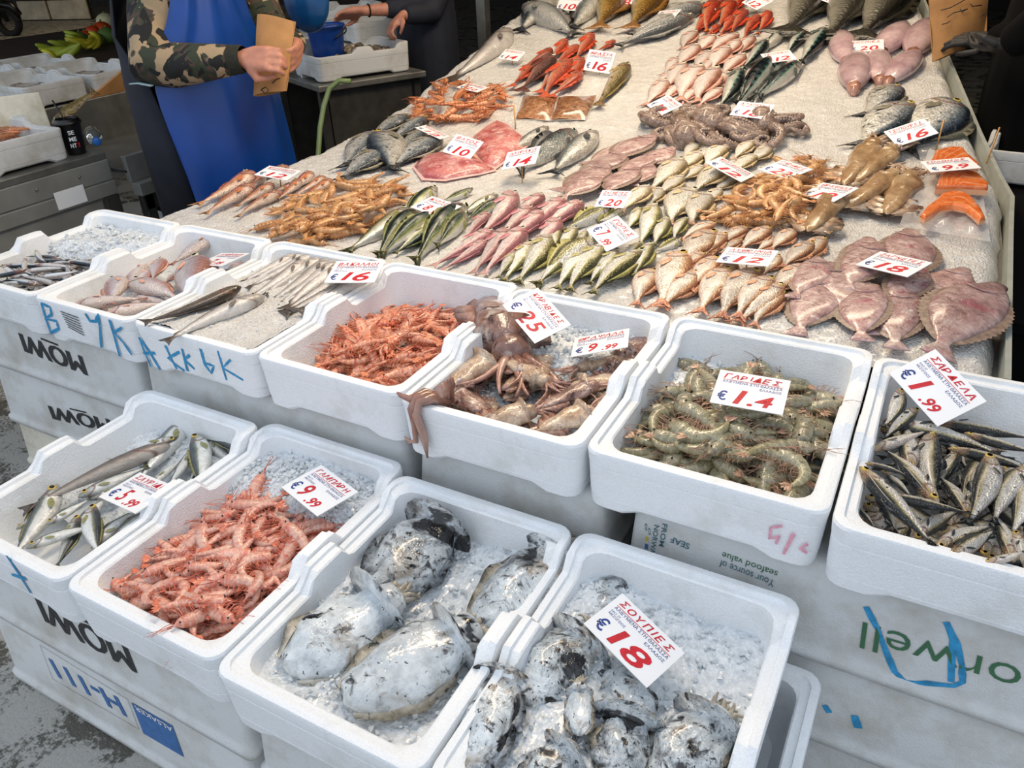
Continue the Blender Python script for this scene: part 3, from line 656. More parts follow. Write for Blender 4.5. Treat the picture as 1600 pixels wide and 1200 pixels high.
def school(key, data, flip, desc, cat, group, surf='bed', z=0.0, rows=1, lift=1.0, rollr=0.12, stack=0.0, kinds=None, nrm=None, grow=1.0, hs=1.0):
    """data: pixel head / tail pairs, optional flip; placed on the bed or on a level z inside a box"""
    out = []; n = len(data)
    for i, d in enumerate(data):
        hu, hv, tu, tv = d[:4]; fl = d[4] if len(d) > 4 and d[4] else flip; kd = K[d[5]] if len(d) > 5 else K[key]
        if surf == 'bed':
            a = on_bed(hu, hv, .02); b = on_bed(tu, tv, .02); L = (a-b).length; li = kd['T']*L*lift*.55+stack*rnd.random()
            a = on_bed(hu, hv, li); b = on_bed(tu, tv, li*.75); nn = nrm or bed_n((a.y+b.y)/2)
        else:
            zz = z+stack*rnd.random(); a = on_z(hu, hv, zz); b = on_z(tu, tv, zz-0.006*rnd.random()); nn = Vector((rnd.uniform(-.15,.15), rnd.uniform(-.15,.1), 1))
        if grow != 1.0:
            c = (a+b)/2; a = c+(a-c)*grow; b = c+(b-c)*grow
        if surf == 'bed':
            dy = max(0, .572-min(a.y, b.y)); a.y += dy; b.y += dy
        o = lay(kd, a, b, nn, fl, rnd.uniform(-1,1)*rollr+(fl*d[6] if len(d) > 6 else 0), None, hs)
        out.append((o, (hu+tu)/2, (hv+tv)/2))
    label_set(out, desc, cat, group, rows); return out

def zone_labels(L, desc, place, cat, group, words=None):
    """L: (object, x, y, variant); names the part of the heap the piece lies in, thirds across and thirds deep"""
    xs = sorted(a[1] for a in L); ys = sorted(a[2] for a in L); n = len(L)
    if not n: return
    q = lambda s, v: 0 if v < s[n//3] else 1 if v < s[2*n//3] else 2
    for o, x, y, k in L:
        a, b = q(xs, x), q(ys, y); z = 'centre' if (a, b) == (1, 1) else (['front ', 'middle ', 'back '][b]+['left', 'centre', 'right'][a])
        w = words[k]+' ' if words else ''
        tag(o, w+desc+' '+z+' of the '+place, cat, group)
# ================================================================ fish on the ice bed
school('mullet', [(395,273,312,318),(392,292,320,334),(448,262,375,285),(424,290,370,322),(434,302,368,336),(468,283,436,310),(486,272,446,302),(516,283,470,312),(506,278,462,304),(412,276,385,300),(455,288,420,304)], -1,
  'pinkish red mullet at left edge of the ice', 'fish', 'red mullets at the left edge', rows=2, stack=.012, grow=1.12)
school('chub', Z(400,300,[(875,160,530,390,-1),(930,170,690,415,-1,'chub',1.0),(1065,175,740,400,-1,'chub',1.1),(1090,225,890,375,1),(1225,140,930,445,-1,'chub',1.0),(1300,150,1140,330,-1,'chub',1.1),(1110,-10,925,150,-1,'chub',.6),(1340,-10,1170,60,-1,'chub',1.1),(1490,30,1285,140,-1),(1528,60,1310,185,-1,'chub',1.1),(1050,140,930,250,-1),(1130,165,960,310,1)]), -1,
  'green-backed chub mackerel around the 8.99 card', 'fish', 'chub mackerel on the ice', rows=3, stack=.012, grow=1.25)
school('gurnard', Z(400,300,[(1435,150,1300,290),(1425,285,1085,475),(1400,345,1150,495),(1525,285,1330,520),(1610,290,1380,535),(1600,40,1410,270),(1765,40,1590,200),(1895,75,1650,275),(2005,85,1770,260),(1775,150,1530,340),(1880,200,1690,410),(1650,280,1560,420),(1700,120,1500,300)]), 1,
  'pink gurnard between the chub mackerel and bogues', 'fish', 'pink gurnards on the ice', rows=3, stack=.012, grow=1.2)
school('bogue', Z(800,300,[(0,395,-120,560),(90,340,-70,570),(235,275,50,555),(285,235,235,390),(395,225,285,390),(465,245,400,350),(615,110,310,240,-1,'bogue',.9),(485,325,110,595,-1,'bogue',.8),(455,405,215,635),(545,365,280,645),(655,365,490,570),(765,415,420,675),(865,325,760,525),(795,320,670,440),(885,85,815,325),(795,105,725,240),(965,165,885,335),(1085,165,1000,295),(1065,300,880,375,-1,'bogue',.9),(700,110,540,190,-1,'bogue',.9),(340,370,180,560),(600,440,480,560)]), 1,
  'silver-green bogue around the 7.99 card', 'fish', 'bogues on the ice', rows=3, stack=.014, grow=1.1)
school('pandora', Z(800,300,[(1255,195,1050,290),(1245,255,1020,470),(1315,265,1180,410),(1455,220,1310,320),(1595,225,1425,360),(1425,300,1300,380),(1045,375,880,480),(1005,435,880,760),(825,535,720,745),(1185,385,1010,510),(1115,465,1015,570),(1265,415,1105,610),(1365,445,1265,650),(1095,550,890,775),(1255,580,1085,865),(1440,570,1225,865),(1595,540,1390,770),(1560,475,1400,580),(1620,660,1375,895)])
  +Z(1200,300,[(155,240,15,360),(330,290,230,440),(260,320,90,470),(215,465,-10,660),(65,640,-110,835),(30,290,-70,370),(-30,590,-160,770),(60,400,-30,520)]), 1,
  'golden-pink pandora behind the prawn box', 'fish', 'golden pandoras on the ice', rows=4, stack=.014, grow=1.15)
school('silverbream', Z(800,0,[(1180,885,1060,985),(1265,885,1150,1010),(1170,955,1030,1075),(1045,1005,870,1180),(1325,905,1195,1040),(1490,885,1385,995),(1510,970,1370,1085),(1605,915,1485,1020),(1300,1040,1130,1200),(1055,1105,915,1215),(1180,1040,1050,1135),(1400,1100,1260,1200)])
  +Z(800,300,[(835,-30,690,115),(1110,-10,965,190),(1205,15,1105,195),(920,-20,840,95),(1290,-15,1190,85)]), 1,
  'silvery gold bream in front of the octopus', 'fish', 'silver bream on the ice', rows=3, stack=.014, grow=1.15)
school('dorade', Z(400,0,[(735,845,545,1045),(800,845,850,1065,-1),(810,945,515,1125),(1130,865,850,1045),(1060,740,830,880),(945,725,715,855),(1040,825,890,950)]), 1,
  'blue-grey gilthead bream left of the red skate wings', 'fish', 'gilthead bream on the left of the ice', rows=2, stack=.01, grow=1.12)
school('bass', Z(800,0,[(235,795,-40,960),(405,820,20,1085,-1,'bass',.9),(530,825,235,1095)]), -1, 'dark-backed sea bass by the 14 card', 'fish', 'sea bass in the middle of the ice')
school('dorade', Z(1200,0,[(790,540,600,720),(860,655,560,915),(1145,640,880,935)]), 1, 'gilthead bream by the 16 card on the right', 'fish', 'gilthead bream on the right of the ice', hs=1.3, grow=1.1)
school('corvina', Z(1200,0,[(360,-170,110,215),(600,-140,370,250),(850,-150,570,245)]), 1, 'large olive-grey grouper at the upper right', 'fish', 'grey groupers at the back')
school('mackerel', Z(800,0,[(1600,250,1440,440),(1435,425,1300,690),(1630,360,1390,680,-1,'mackerel',.9),(1700,440,1480,650,-1,'mackerel',.9)])+Z(1200,0,[(105,185,-70,340,-1),(240,195,100,340),(365,175,190,405),(205,385,-70,620,-1,'mackerel',.8),(115,370,-110,560,-1,'mackerel',1.0),(40,430,-140,600)]), 1,
  'blue-green mackerel above the octopus', 'fish', 'mackerel above the octopus', rows=2, stack=.012)
school('pinkbream', Z(800,0,[(1135,200,1055,300),(1145,285,1025,420),(1250,225,1155,330),(1395,215,1225,320),(1405,255,1310,370),(1490,235,1405,350),(1225,325,1135,440),(1335,300,1235,440),(1435,345,1305,470),(1025,365,955,460),(1060,405,960,560),(1155,420,1035,620),(1250,375,1185,460),(1255,435,1140,630),(1340,455,1225,580),(950,505,845,650),(1035,535,945,630),(1145,555,1055,650),(1300,555,1165,660),(970,460,920,540)]), 1,
  'pale pink pandora left of the mackerel', 'fish', 'pale pink pandoras on the ice', rows=4, stack=.012, grow=1.15)
school('redmullet', Z(800,0,[(1265,10,1195,200),(1370,10,1285,190),(1255,75,1120,230),(1455,65,1365,210),(1385,105,1295,230),(1295,155,1200,240),(1540,100,1435,240),(1605,75,1540,210),(1430,-30,1375,90),(1340,-30,1250,70)]), 1,
  'bright red mullet above the pale pandoras', 'fish', 'bright red mullets at the back', rows=2, stack=.01)
school('whitefish', Z(800,0,[(1215,25,705,225),(1140,95,635,295)]), 1, 'long silver mullet near the 24 card', 'fish', 'silver mullets at the back')
school('golden', Z(800,0,[(690,-90,530,180),(920,-90,735,180)]), 1, 'golden-brown grouper at the top by the 18 card', 'fish', 'golden groupers at the back')
school('bass', Z(800,0,[(80,35,420,215,1,'whitefish'),(260,-40,45,195,-1),(550,-40,365,190,-1),(345,10,255,110,-1)]), 1, 'sea bass in the top left corner of the ice', 'fish', 'sea bass at the top left', rows=2)
school('hake', Z(400,0,[(1605,195,1230,495,-1)]), -1, 'single long pale hake lying along the left rail', 'fish', 'single hake')
school('scorpion', Z(800,0,[(335,255,235,380),(495,220,395,370),(645,255,525,320),(250,310,75,415),(410,290,255,410),(135,405,-5,540),(255,355,50,570,1,'darkscorpion'),(355,385,180,600),(440,375,325,530),(435,455,240,605),(305,415,160,570)]), 1,
  'red scorpionfish left of the 16 card', 'fish', 'scorpionfish on the ice', rows=3, stack=.015)
school('weever', Z(800,0,[(725,410,530,660)]), 1, 'speckled tan weever lying alone right of the scorpionfish', 'fish', 'single weever')

# ---------------------------------------------------------------- fish in the boxes
zm, zs = MZ, SZ
school('bigpandora', Z(0,300,[(1325,290,1075,445,-1),(1215,435,1170,680,1),(835,565,1125,655,1),(735,545,695,690,-1),(880,450,800,600,-1),(1000,430,955,545,1),(500,700,900,660,1),(620,725,960,675,1),(690,755,1030,690,1),(1345,475,1225,575,1),(1500,445,1420,540,1),(1300,520,1205,640,1),(1600,425,1500,480,1),(1110,510,1025,570,1),(930,490,860,580,1),(860,660,1100,700,1),(1420,490,1330,560,1),(1560,470,1470,530,1)]), 1,
  'rosy pandora in the box marked B', 'fish', 'pandoras in the box', 'z', zm-.045, rows=3, stack=.035, rollr=.3, grow=1.18)
school('hake', Z(400,300,[(335,385,-20,545),(390,395,-60,600),(315,440,-40,665),(490,425,75,695),(525,440,130,705),(565,455,160,725),(615,515,170,745),(690,555,165,755),(805,445,300,750),(250,400,-90,560),(430,415,30,640)]), -1,
  'slim pale hake in the neat row under the 16 card', 'fish', 'hake laid in a row', 'z', zm-.004, rows=1, stack=.01, rollr=.2, grow=1.06)
school('hake', Z(0,300,[(1640,650,1000,935,-1,'hake')]), -1, 'large silver-grey hake hanging its tail over the box front', 'fish', 'large hakes', 'z', zm+.006)
school('brownhake', Z(0,300,[(1515,600,895,832)]), 1, 'dark brown hake lying behind the large silver-grey hake', 'fish', 'large hakes', 'z', zm+.012)
SARD = Z(1200,600,[(685,400,975,300,1),(825,255,1410,405,-1),(1080,250,1620,335,-1),(1280,325,1660,430,-1),(1005,340,1030,700,1),(890,500,860,250,1),(1025,700,755,405,1),(640,500,860,560,-1),(625,570,1000,975,-1),(1250,800,1080,570,1),(1180,430,1070,640,1),(770,705,1230,800,-1),(1395,490,1290,840,-1),(1600,545,1395,830,-1),(1085,1005,1385,880,-1),(1525,1070,1420,810,1),(935,940,1180,790,-1),(1190,415,1640,530,-1),(1600,610,1550,920,-1),(560,775,670,890,-1),(1165,1060,1400,920,1),(1390,1110,1600,1050,1),(910,170,740,320,1),(1330,480,1210,760,-1),(1650,540,1600,860,-1),(1560,950,1640,1200,1),(740,560,900,700,-1),(690,690,800,900,-1),(830,60,750,260,1),(1130,360,1240,520,-1)])
school('sardine', SARD, 1, 'silvery sardine in the right-hand box', 'fish', 'sardines in the box', 'z', zm-.045, rows=5, stack=.045, rollr=.4, grow=1.3)
extra = []
for i in range(60):
    u, v = rnd.uniform(1360,1640), rnd.uniform(650,900)
    p = on_z(u, v, zm-.075)
    if not (.46 < p.x < .79 and .04 < p.y < .47): continue
    a = rnd.uniform(0, 2*PI); d = Vector((math.cos(a), math.sin(a), 0))*.08
    p = Vector((min(.72, max(.52, p.x)), min(.40, max(.11, p.y)), p.z)); o = lay(K['sardine'], p-d, p+d, Vector((rnd.uniform(-.2,.2), rnd.uniform(-.2,.2), 1)), rnd.choice((-1,1)), rnd.uniform(-.4,.4))
    extra.append((o, p.x, p.y, 0))
zone_labels(extra, 'half-buried sardine in the', 'sardine box', 'fish', 'sardines in the box')
school('horse', Z(0,600,[(935,425,255,725,-1,'brownhake'),(1140,265,890,570,-1),(1240,355,1260,620,-1),(1190,440,1065,620,-1),(1310,365,1470,500,1),(1510,420,1330,345,1),(555,680,890,530,1),(600,705,880,600,1),(1060,355,740,480,1),(140,885,345,765,1),(340,690,120,1040,-1),(225,1000,560,890,1),(490,880,660,710,1),(610,985,850,790,1),(330,855,540,730,1),(725,975,1020,745,1),(480,860,375,1115,1),(570,800,600,1045,1),(840,880,1030,735,1),(1290,420,1200,600,1),(960,620,1130,480,1)]), 1,
  'silvery horse mackerel in the front-row box', 'fish', 'horse mackerel in the box', 'z', zs-.055, rows=4, stack=.03, rollr=.35, grow=1.38)
def in_box(box, margin=.045):
    xs = [v.co.x for v in box.data.vertices]; ys = [v.co.y for v in box.data.vertices]
    return box.location.x+margin, box.location.x+max(xs)-margin, box.location.y+margin, box.location.y+max(ys)-margin
x0, x1, y0, y1 = in_box(MBOX[0]); anch = []
for i in range(64):
    lay_ = i//22
    x, y = rnd.uniform(x0+.03, x1-.03), rnd.uniform(y0+.03, y0+.30-.04*lay_); a = rnd.gauss(.2, .55)+(PI if rnd.random() < .5 else 0)
    if y > y0+.22: x = max(x, x0+.12)
    d = Vector((math.cos(a), math.sin(a), rnd.uniform(-.15,.15)))*.074; p = Vector((min(x1-.065, max(x0+.065, x)), y, MZ-.062+.018*lay_+rnd.uniform(0,.01)))
    o = lay(K['anchovy'], p-d, p+d, Vector((rnd.uniform(-.4,.4), rnd.uniform(-.4,.2), 1)), rnd.choice((1,-1)), rnd.uniform(-.5,.5))
    anch.append((o, p.x, p.y, 0))
zone_labels(anch, 'small silver anchovy in the', 'anchovy heap', 'fish', 'anchovies in the box')
# ================================================================ shellfish, flatfish, squid and others
def wet(name, stops, scale=6, rough=0.22, sp=None, mott=0.2, bumps=0.3, u_stops=None, coat=0.5, seg=None):
    t = NT(name); oi = t.n('ShaderNodeObjectInfo'); rn = oi.outputs['Random']; oc = t.coord()
    sh = t.n('ShaderNodeVectorMath', operation='ADD'); cmb = t.n('ShaderNodeCombineXYZ'); t.l(t.math('MULTIPLY', rn, 29.0), cmb.inputs[0]); t.l(oc, sh.inputs[0]); t.l(cmb.outputs[0], sh.inputs[1]); oc = sh.outputs[0]
    nz = t.noise(scale, 4, .6, oc); k = t.ramp(nz, stops)
    uv = t.n('ShaderNodeUVMap').outputs[0]; sep = t.n('ShaderNodeSeparateXYZ'); t.l(uv, sep.inputs[0])
    if u_stops:
        f, cols = u_stops; k = t.mix(f, k, t.ramp(sep.outputs[0], cols))
    if seg:
        col, n, amt = seg; s = t.math('FRACT', t.math('MULTIPLY', sep.outputs[0], n)); k = t.mix(t.math('MULTIPLY', t.ramp(s, [(0, (1,1,1,1)), (.25, (0,0,0,1)), (.9, (0,0,0,1)), (1, (1,1,1,1))]), amt), k, hexc(col))
    if sp:
        for col, sc, lo, hi in sp: k = t.mix(t.ramp(t.noise(sc, 4, .62, oc, .6), [(lo, (0,0,0,1)), (hi, (1,1,1,1))]), k, hexc(col))
    n2 = t.noise(scale*4, 3, .6, oc); k = t.mix(mott, k, t.ramp(n2, [(.25, (.3,)*3+(1,)), (.6, (1,1,1,1))]), 'MULTIPLY')
    hs = t.n('ShaderNodeHueSaturation'); t.l(k, hs.inputs['Color']); t.l(t.math('ADD', t.math('MULTIPLY', rn, .3), .85), hs.inputs['Value'])
    t.bump(n2, bumps, .01); return t.out(hs.outputs[0], rough, Coat_Weight=coat, Coat_Roughness=.12, Subsurface_Weight=0.08, Subsurface_Radius=(.02,.01,.006))
def shrimp_kind(name, mat, leg_mat, ant_mat, curls, fat=0.062, claws=False, ant=0.9, legs=True):
    P = []
    for ci, curl in enumerate(curls):
        N = 30; pts = []; x, y, th = 0.0, 0.0, 0.15; ds = 1.0/N
        for i in range(N+1):
            s = i/N; pts.append((s, x, y, th)); k = 0.0
            if s > .36: k = curl*1.0/.52*(1.15-.3*abs(s-.65)/.3)
            if s > .88: k *= .3
            th -= k*ds; x += math.cos(th)*ds; y += math.sin(th)*ds
        cx = sum(p[1] for p in pts)/len(pts); cy = sum(p[2] for p in pts)/len(pts)
        pts = [(s, x-cx, y-cy, th) for s, x, y, th in pts]
        def rad(s):
            if s < .10: return .006+.012*s/.1
            if s < .16: return .018+(fat*.8-.018)*(s-.10)/.06
            if s < .40: return fat*(.8+.25*math.sin(PI*(s-.16)/.26))
            if s < .90:
                f = (s-.40)/.50; seg = (f*6) % 1.0; return fat*(1.0-.62*f)*(1.0+.10*(1-seg))
            return fat*.30*(1-(s-.9)*6)
        R, uv = [], []
        for s, x, y, th in pts:
            if s > .97: continue
            r = rad(s); nx, ny = -math.sin(th), math.cos(th)
            R.append([(x+nx*r*1.1*math.cos(a), y+ny*r*1.1*math.cos(a), r*.82*math.sin(a)) for a in [2*PI*j/8 for j in range(8)]]); uv += [(s, .5-.5*math.cos(2*PI*j/8)) for j in range(8)]
        body = MB().rings(R, True, uv).mesh(name, mat); parts = []
        def at(s):
            i = min(N, max(0, int(round(s*N)))); return pts[i]
        # tail fan
        _, x, y, th = at(.92); t = MB()
        for a in (-.7, -.25, .25, .7):
            d = th+a*.8; c, sn = math.cos(d), math.sin(d); L = .15; wv = .028
            z = .012*(abs(a) > .5)
            t.add([(x, y, z), (x+c*L*.6-sn*wv, y+sn*L*.6+c*wv, z+.008), (x+c*L, y+sn*L, z+.002), (x+c*L*.6+sn*wv, y+sn*L*.6-c*wv, z+.008), (x+c*L*.5, y+sn*L*.5, z+.02)], [(0,3,4),(3,2,4),(2,1,4),(1,0,4)])
        parts.append(('tail_fan', t.mesh('tail_fan', leg_mat)))
        if legs:
            l = MB()
            for k in range(9):
                s = .24+.056*k; _, x, y, th = at(s); r = rad(s); dx, dy = math.sin(th), -math.cos(th)
                ln = (.13 if k < 5 else .07)*(1+.2*math.sin(k*3+ci)); b = -.25 if k < 5 else .35
                ddx, ddy = dx+b*math.cos(th), dy+b*math.sin(th)
                for zz in (-.03, .035):
                    p0 = (x+dx*r*.7, y+dy*r*.7, zz*.7); p1 = (x+dx*r+ddx*ln*.6, y+dy*r+ddy*ln*.6, zz*1.3+.012); p2 = (x+dx*r+ddx*ln-math.cos(th)*.03, y+dy*r+ddy*ln-math.sin(th)*.03, zz*.9)
                    l.tube([p0, p1, p2], [.009, .007, .002], 3, False)
            parts.append(('legs', l.mesh('legs', leg_mat)))
        if ant:
            l = MB()
            for q, (sg, ln) in enumerate(((1, ant), (-.6, ant*.8), (.3, .3), (-.2, .28))):
                _, x, y, th = at(.07); p = []; d = th+PI+sg*.35
                for k in range(8):
                    p.append((x, y, .015*sg+.05*sg*math.sin(k*.5+ci))); d += sg*.16*math.cos(k*.7+ci+q); x += math.cos(d)*ln/7; y += math.sin(d)*ln/7
                l.tube(p, [.006-.0005*k for k in range(8)], 3, False)
            parts.append(('antennae', l.mesh('antennae', ant_mat)))
        _, x, y, th = at(.15); e = MB(); e.ball((x+.01, y+.02, fat*.75), .014, 4, 6); e.ball((x+.01, y+.02, -fat*.75), .014, 4, 6); parts.append(('eyes', e.mesh('eyes', M_PUPIL)))
        if claws:
            for sg in (1, -1):
                _, x, y, th = at(.26); c = MB(); d = th+PI+sg*.5; p = [(x, y-.03, sg*.03)]
                for k, ln in enumerate((.14, .13, .16)):
                    x += math.cos(d)*ln; y += math.sin(d)*ln; p.append((x, y-.03, sg*.05)); d -= sg*.38
                c.tube(p, [.016, .016, .024, .006], 5); q = p[2]; c.tube([q, (q[0]+math.cos(d+sg*.6)*.14, q[1]+math.sin(d+sg*.6)*.14, q[2]+.02)], [.014, .003], 4)
                parts.append(('claw', c.mesh('claw', mat)))
        P.append((body, parts))
    return dict(name=name, P=P, T=fat)
SH = {}
lm = lambda n, c: plain(n, c, .3, 0, .35, 30)
SH['pink'] = shrimp_kind('pink_shrimp', wet('pink_shrimp_shell', [(.3,'#d98a72'),(.5,'#e8ad94'),(.7,'#f0cdbb')], 7, .2, [('#d2583c', 9, .56, .68)], u_stops=(.5, [(0,'#d0452c'),(.2,'#d8694c'),(.42,'#eab8a4'),(.8,'#e6a68e'),(1,'#cf5a3e')]), seg=('#f6e6dc', 12, .35)), lm('pink_shrimp_leg','#df7f62'), lm('pink_antenna','#d2694e'), (.35, 1.0, 1.7, 2.4), .085, False, .35)
SH['lang'] = shrimp_kind('langoustine', wet('langoustine_shell', [(.3,'#d0542c'),(.5,'#e0835a'),(.7,'#eec3a8')], 8, .22, [('#b83a1c', 10, .56, .66)], u_stops=(.45, [(0,'#c8401e'),(.25,'#d8703c'),(.45,'#e8b498'),(.85,'#dd8a64'),(1,'#c84a26')]), seg=('#f4e2d4', 12, .5)), lm('langoustine_leg','#e2906c'), lm('langoustine_antenna','#c8502c'), (.1, .5, 1.1), .088, True, .5)
SH['bed'] = shrimp_kind('tan_prawn', wet('tan_prawn_shell', [(.3,'#a8703c'),(.5,'#c8945c'),(.7,'#dcb68a')], 7, .22, [('#b05a30', 9, .60, .72)], u_stops=(.3, [(0,'#b8622e'),(.3,'#c08a52'),(.8,'#d0a470'),(1,'#b8663a')]), seg=('#e6d2b2', 12, .3)), lm('tan_prawn_leg','#c98a58'), lm('tan_antenna','#b07a4a'), (.4, 1.1, 1.8), .095, False, .5)
SH['grey'] = shrimp_kind('grey_prawn', wet('grey_prawn_shell', [(.3,'#6b6650'),(.5,'#8f8a70'),(.7,'#aaa88e')], 6, .16, [('#5c5a44', 16, .58, .66)], u_stops=(.45, [(0,'#a06a50'),(.18,'#968a72'),(.3,'#8e8a72'),(.8,'#9c9166'),(.92,'#a8905a'),(1,'#a8643e')]), seg=('#c2bd9e', 12, .35)), lm('grey_prawn_leg','#b08a72'), lm('grey_antenna','#a5806a'), (.6, 1.2, 1.9, 2.5), .105, False, .38)
SH['crab'] = shrimp_kind('orange_crayfish', wet('orange_crayfish_shell', [(.3,'#b85a24'),(.5,'#cf8048'),(.7,'#e0ae84')], 8, .25, [('#a04018', 10, .58, .68)], u_stops=(.35, [(0,'#b84a1c'),(.4,'#d28a58'),(1,'#c05a2c')]), seg=('#f0d8c0', 12, .5)), lm('crayfish_leg','#d08250'), lm('crayfish_antenna','#c0602c'), (.1, .6, 1.2), .09, True, .5)
LASTVAR = [0]
def put_shrimp(kind, p, L, ang, tilt, nrm=Vector((0,0,1)), var=None):
    ex = Vector((math.cos(ang), math.sin(ang), 0)); ex = (ex-nrm*ex.dot(nrm)).normalized(); ez = nrm; ey = ez.cross(ex)
    Rm = Matrix((ex, ey, ez)).transposed() @ Quaternion(Vector((math.cos(rnd.uniform(0,6.28)), math.sin(rnd.uniform(0,6.28)), 0)).normalized(), tilt).to_matrix()
    LASTVAR[0] = rnd.randrange(len(kind['P'])) if var is None else var
    me, parts = kind['P'][LASTVAR[0]]
    o = link(kind['name'], me); o.matrix_world = Matrix.Translation(p) @ (Rm @ Matrix.Diagonal((L, L*rnd.choice((1,-1)), L))).to_4x4()
    for n, pm in parts: link(n, pm, o)
    return o
def inside(poly, x, y):
    c = False; n = len(poly)
    for i in range(n):
        (x1, y1), (x2, y2) = poly[i], poly[i-1]
        if (y1 > y) != (y2 > y) and x < (x2-x1)*(y-y1)/(y2-y1)+x1: c = not c
    return c
def edge_d(poly, x, y):
    b = 1e9
    for i in range(len(poly)):
        (x1, y1), (x2, y2) = poly[i], poly[i-1]; dx, dy = x2-x1, y2-y1; t = max(0, min(1, ((x-x1)*dx+(y-y1)*dy)/(dx*dx+dy*dy+1e-9)))
        b = min(b, math.hypot(x-x1-t*dx, y-y1-t*dy))
    return b
def heap(kind, poly, n, L, surf, label, cat, group, hmax=.05, hd=60, tilt=.45, mind=9, base=.008, box=None):
    """poly in pixels on the surface; surf(u, v, lift) gives the point"""
    us = [p[0] for p in poly]; vs = [p[1] for p in poly]; done = []; out = []; tries = 0
    while len(out) < n and tries < n*60:
        tries += 1; u, v = rnd.uniform(min(us), max(us)), rnd.uniform(min(vs), max(vs))
        if not inside(poly, u, v): continue
        md = mind*(1-.5*tries/(n*60))
        if any(math.hypot(u-a, (v-b)*1.5) < md for a, b in done): continue
        done.append((u, v)); d = edge_d(poly, u, v); li = base+hmax*min(1, d/hd)*(.55+.45*rnd.random())
        p = surf(u, v, li)
        if box is not None:
            bx0, bx1, by0, by1 = in_box(box, .04+L*.27); p.x = min(bx1, max(bx0, p.x)); p.y = min(by1, max(by0, p.y))
        o = put_shrimp(SH[kind], p, L*rnd.uniform(.85, 1.12), rnd.uniform(0, 2*PI), rnd.uniform(-tilt, tilt)); out.append((o, p.x, p.y, LASTVAR[0]))
    W = {4: ['straight', 'slightly curved', 'curled', 'tightly curled'], 3: ['straight', 'slightly curved', 'curled']}[len(SH[kind]['P'])]
    zone_labels(out, label[0]+', in the', label[1], cat, group, W); return out
bed_s = on_bed
def box_s(z): return lambda u, v, li: on_z(u, v, z+li)
heap('bed', [(415,340),(430,322),(470,312),(505,290),(560,283),(635,288),(640,300),(600,330),(575,358),(530,368),(470,378),(430,368)], 56, .15, bed_s, ('tan prawn', 'heap left of the chub mackerel'), 'prawn', 'tan prawns at the left of the ice', .045, 22, mind=13)
heap('bed', [(1112,335),(1130,310),(1165,290),(1200,250),(1290,248),(1310,262),(1300,285),(1265,310),(1262,335),(1230,352),(1160,350),(1125,345)], 46, .15, bed_s, ('tan prawn', 'heap around the 22 card'), 'prawn', 'tan prawns at the right of the ice', .045, 22, mind=13)
heap('crab', [(648,180),(655,150),(690,125),(720,122),(745,140),(790,132),(795,150),(760,180),(720,188),(670,186)], 34, .16, bed_s, ('orange crayfish', 'heap on the ice'), 'crayfish', 'orange crayfish on the ice', .05, 18, mind=11)
heap('lang', [(492,560),(545,490),(570,480),(640,478),(700,480),(765,488),(768,500),(715,520),(700,545),(650,592),(600,600),(540,585)], 85, .14, box_s(MZ-.085), ('orange langoustine', 'langoustine box'), 'langoustine', 'langoustines in the box', .06, 40, mind=12, box=MBOX[3])
heap('pink', [(185,925),(215,880),(270,830),(330,790),(400,735),(440,750),(470,800),(590,800),(598,835),(520,845),(480,895),(430,940),(360,990),(330,1000),(280,985),(215,945)], 150, .128, box_s(SZ-.068), ('pink shrimp', 'shrimp box'), 'shrimp', 'pink shrimps in the box', .065, 45, mind=13, box=SBOX[1])
heap('grey', [(985,690),(1010,640),(1050,600),(1080,570),(1110,575),(1190,565),(1240,590),(1310,640),(1315,660),(1300,720),(1270,765),(1240,775),(1150,745),(1070,720),(1010,705)], 92, .15, box_s(MZ-.068), ('grey-green prawn', 'prawn box'), 'prawn', 'grey-green prawns in the box', .055, 40, mind=16, box=MBOX[5])

